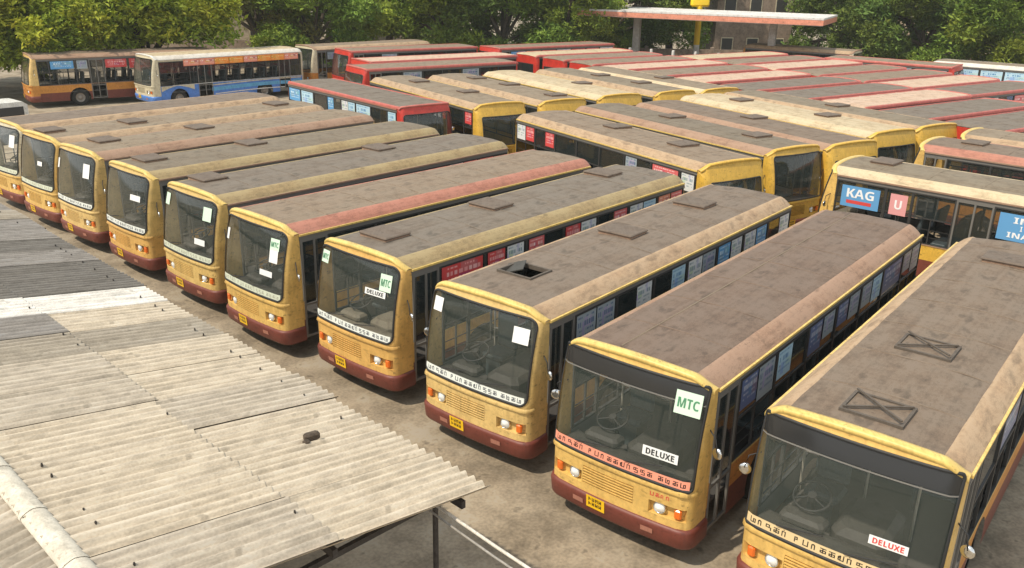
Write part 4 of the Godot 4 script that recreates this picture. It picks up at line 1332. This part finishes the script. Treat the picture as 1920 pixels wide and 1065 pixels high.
# ------------------------------------------------------------------ filling station
func filling_station() -> void:
	var d := Vector3(17.2, 0, 8.5).normalized()
	var at := Vector3(15.2, 0, -73.5)
	var turn := atan2(-d.z, d.x)
	var root := thing("filling_station_canopy", "long flat canopy with pink fascia on grey columns behind the red buses", "canopy", at, turn)
	var st := begin()
	bx(st, Vector3(-9.6, 4.80, -3.6), Vector3(9.6, 4.86, 3.6))
	part("soffit", done(st), M["canopy_white"], root)
	st = begin()
	bx(st, Vector3(-9.6, 4.86, -3.6), Vector3(9.6, 5.30, 3.6))
	part("deck", done(st), M["canopy_white"], root)
	st = begin()
	for q in [[-9.68, 9.68, 3.6, 3.68], [-9.68, 9.68, -3.68, -3.6]]: bx(st, Vector3(q[0], 4.84, q[2]), Vector3(q[1], 5.22, q[3]))
	for q in [[-9.68, -9.6], [9.6, 9.68]]: bx(st, Vector3(q[0], 4.84, -3.6), Vector3(q[1], 5.22, 3.6))
	part("fascia", done(st), M["canopy_pink"], root)
	st = begin()
	for q in [[-9.7, 9.7, 3.6, 3.7], [-9.7, 9.7, -3.7, -3.6]]: bx(st, Vector3(q[0], 5.225, q[2]), Vector3(q[1], 5.36, q[3]))
	for q in [[-9.7, -9.6], [9.6, 9.7]]: bx(st, Vector3(q[0], 5.225, -3.6), Vector3(q[1], 5.36, 3.6))
	part("coping", done(st), M["canopy_white"], root)
	for x in [-5.5, 5.6]:
		st = begin()
		cbx(st, Vector3(x, 2.395, 0.6), Vector3(0.55, 4.80, 0.55), 0.05)
		part("column", done(st), M["column"], root)
	# fuel pumps
	for k in 3:
		var x: float = [-2.6, 1.3, 3.6][k]
		var p := thing("fuel_pump", ["pale fuel pump at the grey column under the canopy", "pale fuel pump beside the yellow post under the canopy", "pale fuel pump nearest the low green wall's end"][k], "fuel pump", at + d * x + Vector3(0, 0, 0.4), turn, "fuel pumps")
		st = begin(); cbx(st, Vector3(0, 0.85, 0), Vector3(0.8, 1.7, 0.5), 0.05); part("cabinet", done(st), M["canopy_white"], p)
		st = begin(); bx(st, Vector3(-0.3, 1.1, 0.25), Vector3(0.3, 1.5, 0.262)); part("display", done(st), M["frame_dark"], p)
		st = begin(); tube(st, [Vector3(0.42, 1.4, 0.1), Vector3(0.55, 0.8, 0.15), Vector3(0.42, 0.4, 0.1)], 0.02, 0.02, 6); part("hose", done(st), M["rubber"], p)
	# sign on a post
	var sg := thing("station_sign", "yellow rounded sign on a yellow and white post above the canopy", "sign", at + Vector3(0.4, 0, -4.6), 0.2)
	st = begin(); tube(st, [Vector3(0, 0, 0), Vector3(0, 2.4, 0)], 0.28, 0.26, 12); part("post", done(st), M["canopy_white"], sg)
	st = begin(); tube(st, [Vector3(0, 2.4, 0), Vector3(0, 5.6, 0)], 0.26, 0.24, 12); part("post_top", done(st), M["sign_yellow"], sg)
	st = begin(); cbx(st, Vector3(0, 6.4, 0), Vector3(1.7, 1.7, 0.4), 0.15); part("panel", done(st), M["sign_yellow"], sg)
	# low wall
	var wl := thing("low_wall", "pale green low wall behind the canopy columns", "wall", at + Vector3(-1.5, 0, 0) + Vector3(-d.z, 0, d.x) * 3.0, turn)
	for i in 6:
		st = begin(); bx(st, Vector3(-5.4 + i * 1.8, 0, -0.1), Vector3(-3.65 + i * 1.8, 2.0, 0.1)); part("panel", done(st), M["wall_green"], wl)
		st = begin(); cbx(st, Vector3(-5.4 + i * 1.8, 1.25, 0), Vector3(0.18, 2.5, 0.3), 0.03); part("pier", done(st), M["canopy_white"], wl)

# ------------------------------------------------------------------ backdrop: buildings, wall, van
func building(label: String, at: Vector3, turn: float, w: float, h: float, dp: float, m: String, cols: int, floors: int) -> void:
	var b := thing("plain_building", label, "building", at, turn)
	var st := begin()
	bx(st, Vector3(-w / 2, 0, -dp), Vector3(w / 2, h, 0)); part("wall", done(st), M[m], b)
	st = begin(); bx(st, Vector3(-w / 2 - 0.2, h, -dp - 0.2), Vector3(w / 2 + 0.2, h + 0.25, 0.2)); part("roof_slab", done(st), M["concrete"], b)
	for f in floors:
		for c in cols:
			var x := lerpf(-w / 2, w / 2, (c + 0.5) / cols); var y := h / floors * (f + 0.3)
			st = begin(); bx(st, Vector3(x - 0.6, y, -0.02), Vector3(x + 0.6, y + 1.3, 0.04)); var fr := part("window", done(st), M["cream"], b)
			st = begin(); bx(st, Vector3(x - 0.52, y + 0.08, 0.03), Vector3(x + 0.52, y + 1.22, 0.05)); part("pane", done(st), M["frame_dark"], fr)

func backdrop() -> void:
	building("brown plastered building rising behind the canopy", Vector3(23.0, 0, -88), 0.05, 7.5, 11.0, 9, "wall_brown", 3, 3)
	building("pale beige building glimpsed through the trees behind the blue bus", Vector3(-33.0, 0, -92), 0.3, 15.0, 6.5, 8, "wall_beige", 5, 2)
	building("pale beige house glimpsed between the forked tree trunks", Vector3(-15.0, 0, -104), 0.1, 14.0, 6.0, 8, "wall_beige", 4, 2)
	building("beige house hidden behind the trees at the far corner", Vector3(46.0, 0, -100), -0.4, 16.0, 8.0, 8, "wall_beige", 5, 2)
	var wl := thing("boundary_wall", "long dull boundary wall under the trees at the yard's far edge", "wall", Vector3(0, 0, -82), 0.0)
	for i in 30:
		var st := begin()
		bx(st, Vector3(-90 + i * 6.0, 0, -0.12), Vector3(-84.3 + i * 6.0, 1.7, 0.12)); part("panel", done(st), M["wall_brown"], wl)
		st = begin()
		cbx(st, Vector3(-84.15 + i * 6.0, 0.95, 0), Vector3(0.32, 1.9, 0.36), 0.03); part("pier", done(st), M["wall_brown"], wl)
	# small white van beyond the last bus of the row
	var van := thing("white_van", "small white van roof showing beyond the last yellow bus", "van", Vector3(-25.5, 0, -41.0), -0.7)
	var vs := begin()
	var prof := [[-2.1, 0.45, 0.4], [-2.1, 1.75, 0.3], [-1.9, 1.9, 0.2], [1.0, 1.92, 0.2], [1.45, 1.55, 0.1], [1.75, 1.1, 0.0], [2.15, 0.95, 0.0], [2.2, 0.45, 0.0]]
	vs.set_smooth_group(-1)
	for i in prof.size():
		var p: Array = prof[i]; var q: Array = prof[(i + 1) % prof.size()]
		quad(vs, Vector3(-0.8, p[1], p[0]), Vector3(0.8, p[1], p[0]), Vector3(0.8, q[1], q[0]), Vector3(-0.8, q[1], q[0]))
	for s in [-0.8, 0.8]:
		for i in range(1, prof.size() - 1):
			tri(vs, Vector3(s, prof[0][1], prof[0][0]), Vector3(s, prof[i][1], prof[i][0]), Vector3(s, prof[i + 1][1], prof[i + 1][0]))
	part("body", done(vs), M["white_paint"], van)
	vs = begin()
	for s in [-0.806, 0.806]: bx(vs, Vector3(s - 0.004, 1.2, -1.9), Vector3(s + 0.004, 1.68, 1.2))
	part("side_glass", done(vs), M["frame_dark"], van)
	for s in [-0.72, 0.72]:
		for z in [-1.3, 1.4]:
			var wm := part("wheel", cached("tyre", func(): return wheel_mesh()), M["tyre"], van, Vector3(s, 0.31, z))
			wm.scale = Vector3(0.6, 0.62, 0.62)

# ------------------------------------------------------------------ trees
func leaf_clump(sd: int) -> PackedVector3Array:
	var r := RandomNumberGenerator.new(); r.seed = sd
	var v := PackedVector3Array()
	for i in 9:
		var c := Vector3(r.randf_range(-1, 1), r.randf_range(-0.7, 0.7), r.randf_range(-1, 1)) * 0.30
		var d := Vector3(r.randf_range(-1, 1), r.randf_range(-0.7, 0.4), r.randf_range(-1, 1)).normalized()
		var s := d.cross(Vector3(r.randf_range(-1, 1), 1.4, r.randf_range(-1, 1))).normalized()
		var l := r.randf_range(0.20, 0.36); var w := l * 0.42
		var up := s.cross(d) * 0.03
		v.append_array(PackedVector3Array([c - d * l * 0.5, c + s * w * 0.5 + up, c + d * l * 0.5, c - d * l * 0.5, c + d * l * 0.5, c - s * w * 0.5 + up]))
	return v

var clumps := []
func crown_mesh(blobs: Array, count: int, tone: Color, r: RandomNumberGenerator) -> ArrayMesh:
	if clumps.is_empty():
		for k in 6: clumps.append(leaf_clump(40 + k))
	var vs := PackedVector3Array(); var ns := PackedVector3Array(); var cs := PackedColorArray()
	var total := 0.0
	for b in blobs: total += b[1] * b[1]
	for b in blobs:
		var n := int(count * b[1] * b[1] / total)
		var bt := r.randf_range(0.85, 1.15)      # each bough has its own leaf colour
		var by := r.randf_range(-0.08, 0.16)
		for i in n:
			var v := Vector3(r.randfn(), r.randfn(), r.randfn()).normalized()
			var p: Vector3 = b[0] + v * b[1] * pow(r.randf(), 0.40) * Vector3(1, 0.78, 1)
			if p.y < 0.2: p.y = 0.2 + r.randf() * 0.8
			var bs := Basis.from_euler(Vector3(r.randf_range(-0.5, 0.5), r.randf() * TAU, r.randf_range(-0.5, 0.5))).scaled(Vector3.ONE * r.randf_range(0.8, 1.7))
			var cl: PackedVector3Array = Transform3D(bs, p) * clumps[r.randi() % 6]
			vs.append_array(cl)
			var k := bt * r.randf_range(0.75, 1.25)
			var yl := by + r.randf_range(-0.08, 0.12)
			var c := Color(tone.r * k * (1.0 + yl), tone.g * k, tone.b * k * (1.0 - yl))
			var cc := PackedColorArray(); cc.resize(cl.size()); cc.fill(c)
			cs.append_array(cc)
			for q in range(0, cl.size(), 3):
				var nn := (cl[q + 2] - cl[q]).cross(cl[q + 1] - cl[q]).normalized()
				ns.append(nn); ns.append(nn); ns.append(nn)
	var arr := []
	arr.resize(Mesh.ARRAY_MAX)
	arr[Mesh.ARRAY_VERTEX] = vs; arr[Mesh.ARRAY_NORMAL] = ns; arr[Mesh.ARRAY_COLOR] = cs
	var m := ArrayMesh.new()
	m.add_surface_from_arrays(Mesh.PRIMITIVE_TRIANGLES, arr)
	return m

func tree(label: String, at: Vector3, h: float, spread: float, low: float, tone: Color, sd: int, pale := false, count := 3000, group := "trees along the far edge of the yard") -> void:
	var r := RandomNumberGenerator.new(); r.seed = sd
	var root := thing("leafy_tree", label, "tree", at, r.randf() * TAU, group)
	var st := begin()
	var fork := h * r.randf_range(0.18, 0.26)
	var lean := Vector3(r.randf_range(-0.5, 0.5), 0, r.randf_range(-0.5, 0.5))
	var tr := h * 0.028
	tube(st, [Vector3.ZERO, Vector3(0, fork * 0.5, 0) + lean * 0.3, Vector3(0, fork, 0) + lean], tr * 1.3, tr * 0.9, 9)
	var base := Vector3(0, fork, 0) + lean
	var blobs := []
	var nl := 9
	for k in nl:
		var t := TAU * k / nl + r.randf_range(-0.4, 0.4)
		var out := spread * r.randf_range(0.45, 0.85)
		var top := Vector3(cos(t) * out, lerpf(low + 1.0, h * 0.80, (k % 3 + r.randf()) / 3.0), sin(t) * out)
		var mid := base.lerp(top, 0.5) + Vector3(0, 0.5, 0)
		tube(st, [base, mid, top], tr * 0.6, tr * 0.18, 6)
		blobs.append([top, spread * r.randf_range(0.28, 0.42)])
		for j in 3:
			var q := top + Vector3(r.randf_range(-1, 1), r.randf_range(-0.8, 0.6), r.randf_range(-1, 1)) * spread * 0.42
			q.y = maxf(q.y, low + 0.3)
			tube(st, [mid, q], tr * 0.3, tr * 0.1, 5)
			blobs.append([q, spread * r.randf_range(0.14, 0.30)])
	blobs.append([Vector3(0, h * 0.85, 0), spread * 0.45])
	part("trunk", done(st), M["bark_pale"] if pale else M["bark"], root)
	if not M.has("leaf"):
		var m := mat("leaf", Color.WHITE, 0.7)
		m.metallic_specular = 0.3
		m.vertex_color_use_as_albedo = true
		m.backlight_enabled = true; m.backlight = lin(0.24, 0.33, 0.05)
	part("crown", crown_mesh(blobs, count, tone, r), M["leaf"], root)

func trees() -> void:
	var bright := Color(0.31, 0.37, 0.050)
	var mid := Color(0.20, 0.28, 0.046)
	var dark := Color(0.13, 0.195, 0.042)
	var olive := Color(0.24, 0.24, 0.075)
	var list := [
		["bright yellow-green tree overhanging the nose of the orange bus", -31.0, -57.6, 9.0, 5.6, 2.7, bright, 5200],
		["bright leafy tree above the gap beside the blue bus's nose", -25.2, -60.8, 9.5, 6.0, 2.8, bright, 5200],
		["green tree with a thick trunk at the edge past the orange bus's nose", -36.5, -59.0, 9.5, 5.0, 0.6, mid, 4200],
		["dusty olive tree with gaps of pale wall behind blue bus", -22.5, -76, 11, 5.0, 2.2, olive, 3000],
		["green tree with dark clumps over the blue bus's tail", -16.5, -74, 11, 5.2, 0.8, mid, 4000],
		["tree with forked pale trunk behind the lengthways red bus", -11.5, -80, 12, 5.4, 2.6, bright, 3200],
		["dense green tree left of the darkest trees", -6.0, -77, 11, 5.2, 0.6, mid, 4000],
		["dark dense tree above the advert-covered red bus", -1.0, -78, 12, 5.2, 0.5, dark, 4000],
		["tree with bright green boughs in the middle of the tree line", 4.2, -77, 11, 4.8, 0.5, mid, 4000],
		["dark tree just left of the canopy's end", 8.5, -84, 12, 5.2, 0.5, dark, 3600],
		["green tree behind the canopy seen under its roof", 15.0, -88, 12, 5.4, 0.6, mid, 3600],
		["dark tree right behind the canopy's far end", 29.0, -82, 12, 5.5, 0.5, dark, 4000],
		["dark green tree over the dull tan bus", 34.0, -76, 11, 5.2, 0.5, dark, 4000],
		["broad green tree above the red fronted bus", 39.0, -71, 11, 5.4, 0.4, mid, 4400],
		["green tree at the far corner over the pale blue bus", 43.5, -65, 10, 5.2, 0.4, mid, 4400],
		["tall dark tree standing behind the brown building", 30.0, -100, 14, 6.4, 0.6, dark, 3000],
		["tall dark tree standing far behind the forked trunk", -7.0, -96, 14, 6.6, 0.6, dark, 3200],
		["tall dark tree far behind the blue bus", -23.0, -98, 14, 6.6, 0.6, mid, 3200],
		["tall tree far behind the bright trees over the orange and blue buses", -40.0, -84, 13, 6.6, 0.6, mid, 3400],
		["tall dark tree far behind the middle of the yard", 5.0, -96, 14, 6.6, 0.5, dark, 3200],
		["tall dark tree far behind the corner trees", 47.0, -80, 13, 6.4, 0.5, dark, 3400],
		["dark tree filling the gap behind the broad green one", 38.0, -86, 13, 6.0, 0.5, dark, 3400]]
	for i in list.size():
		var t: Array = list[i]
		tree(t[0], Vector3(t[1], 0, t[2]), t[3], t[4], t[5], t[6], 500 + i * 7, i == 5, t[7])
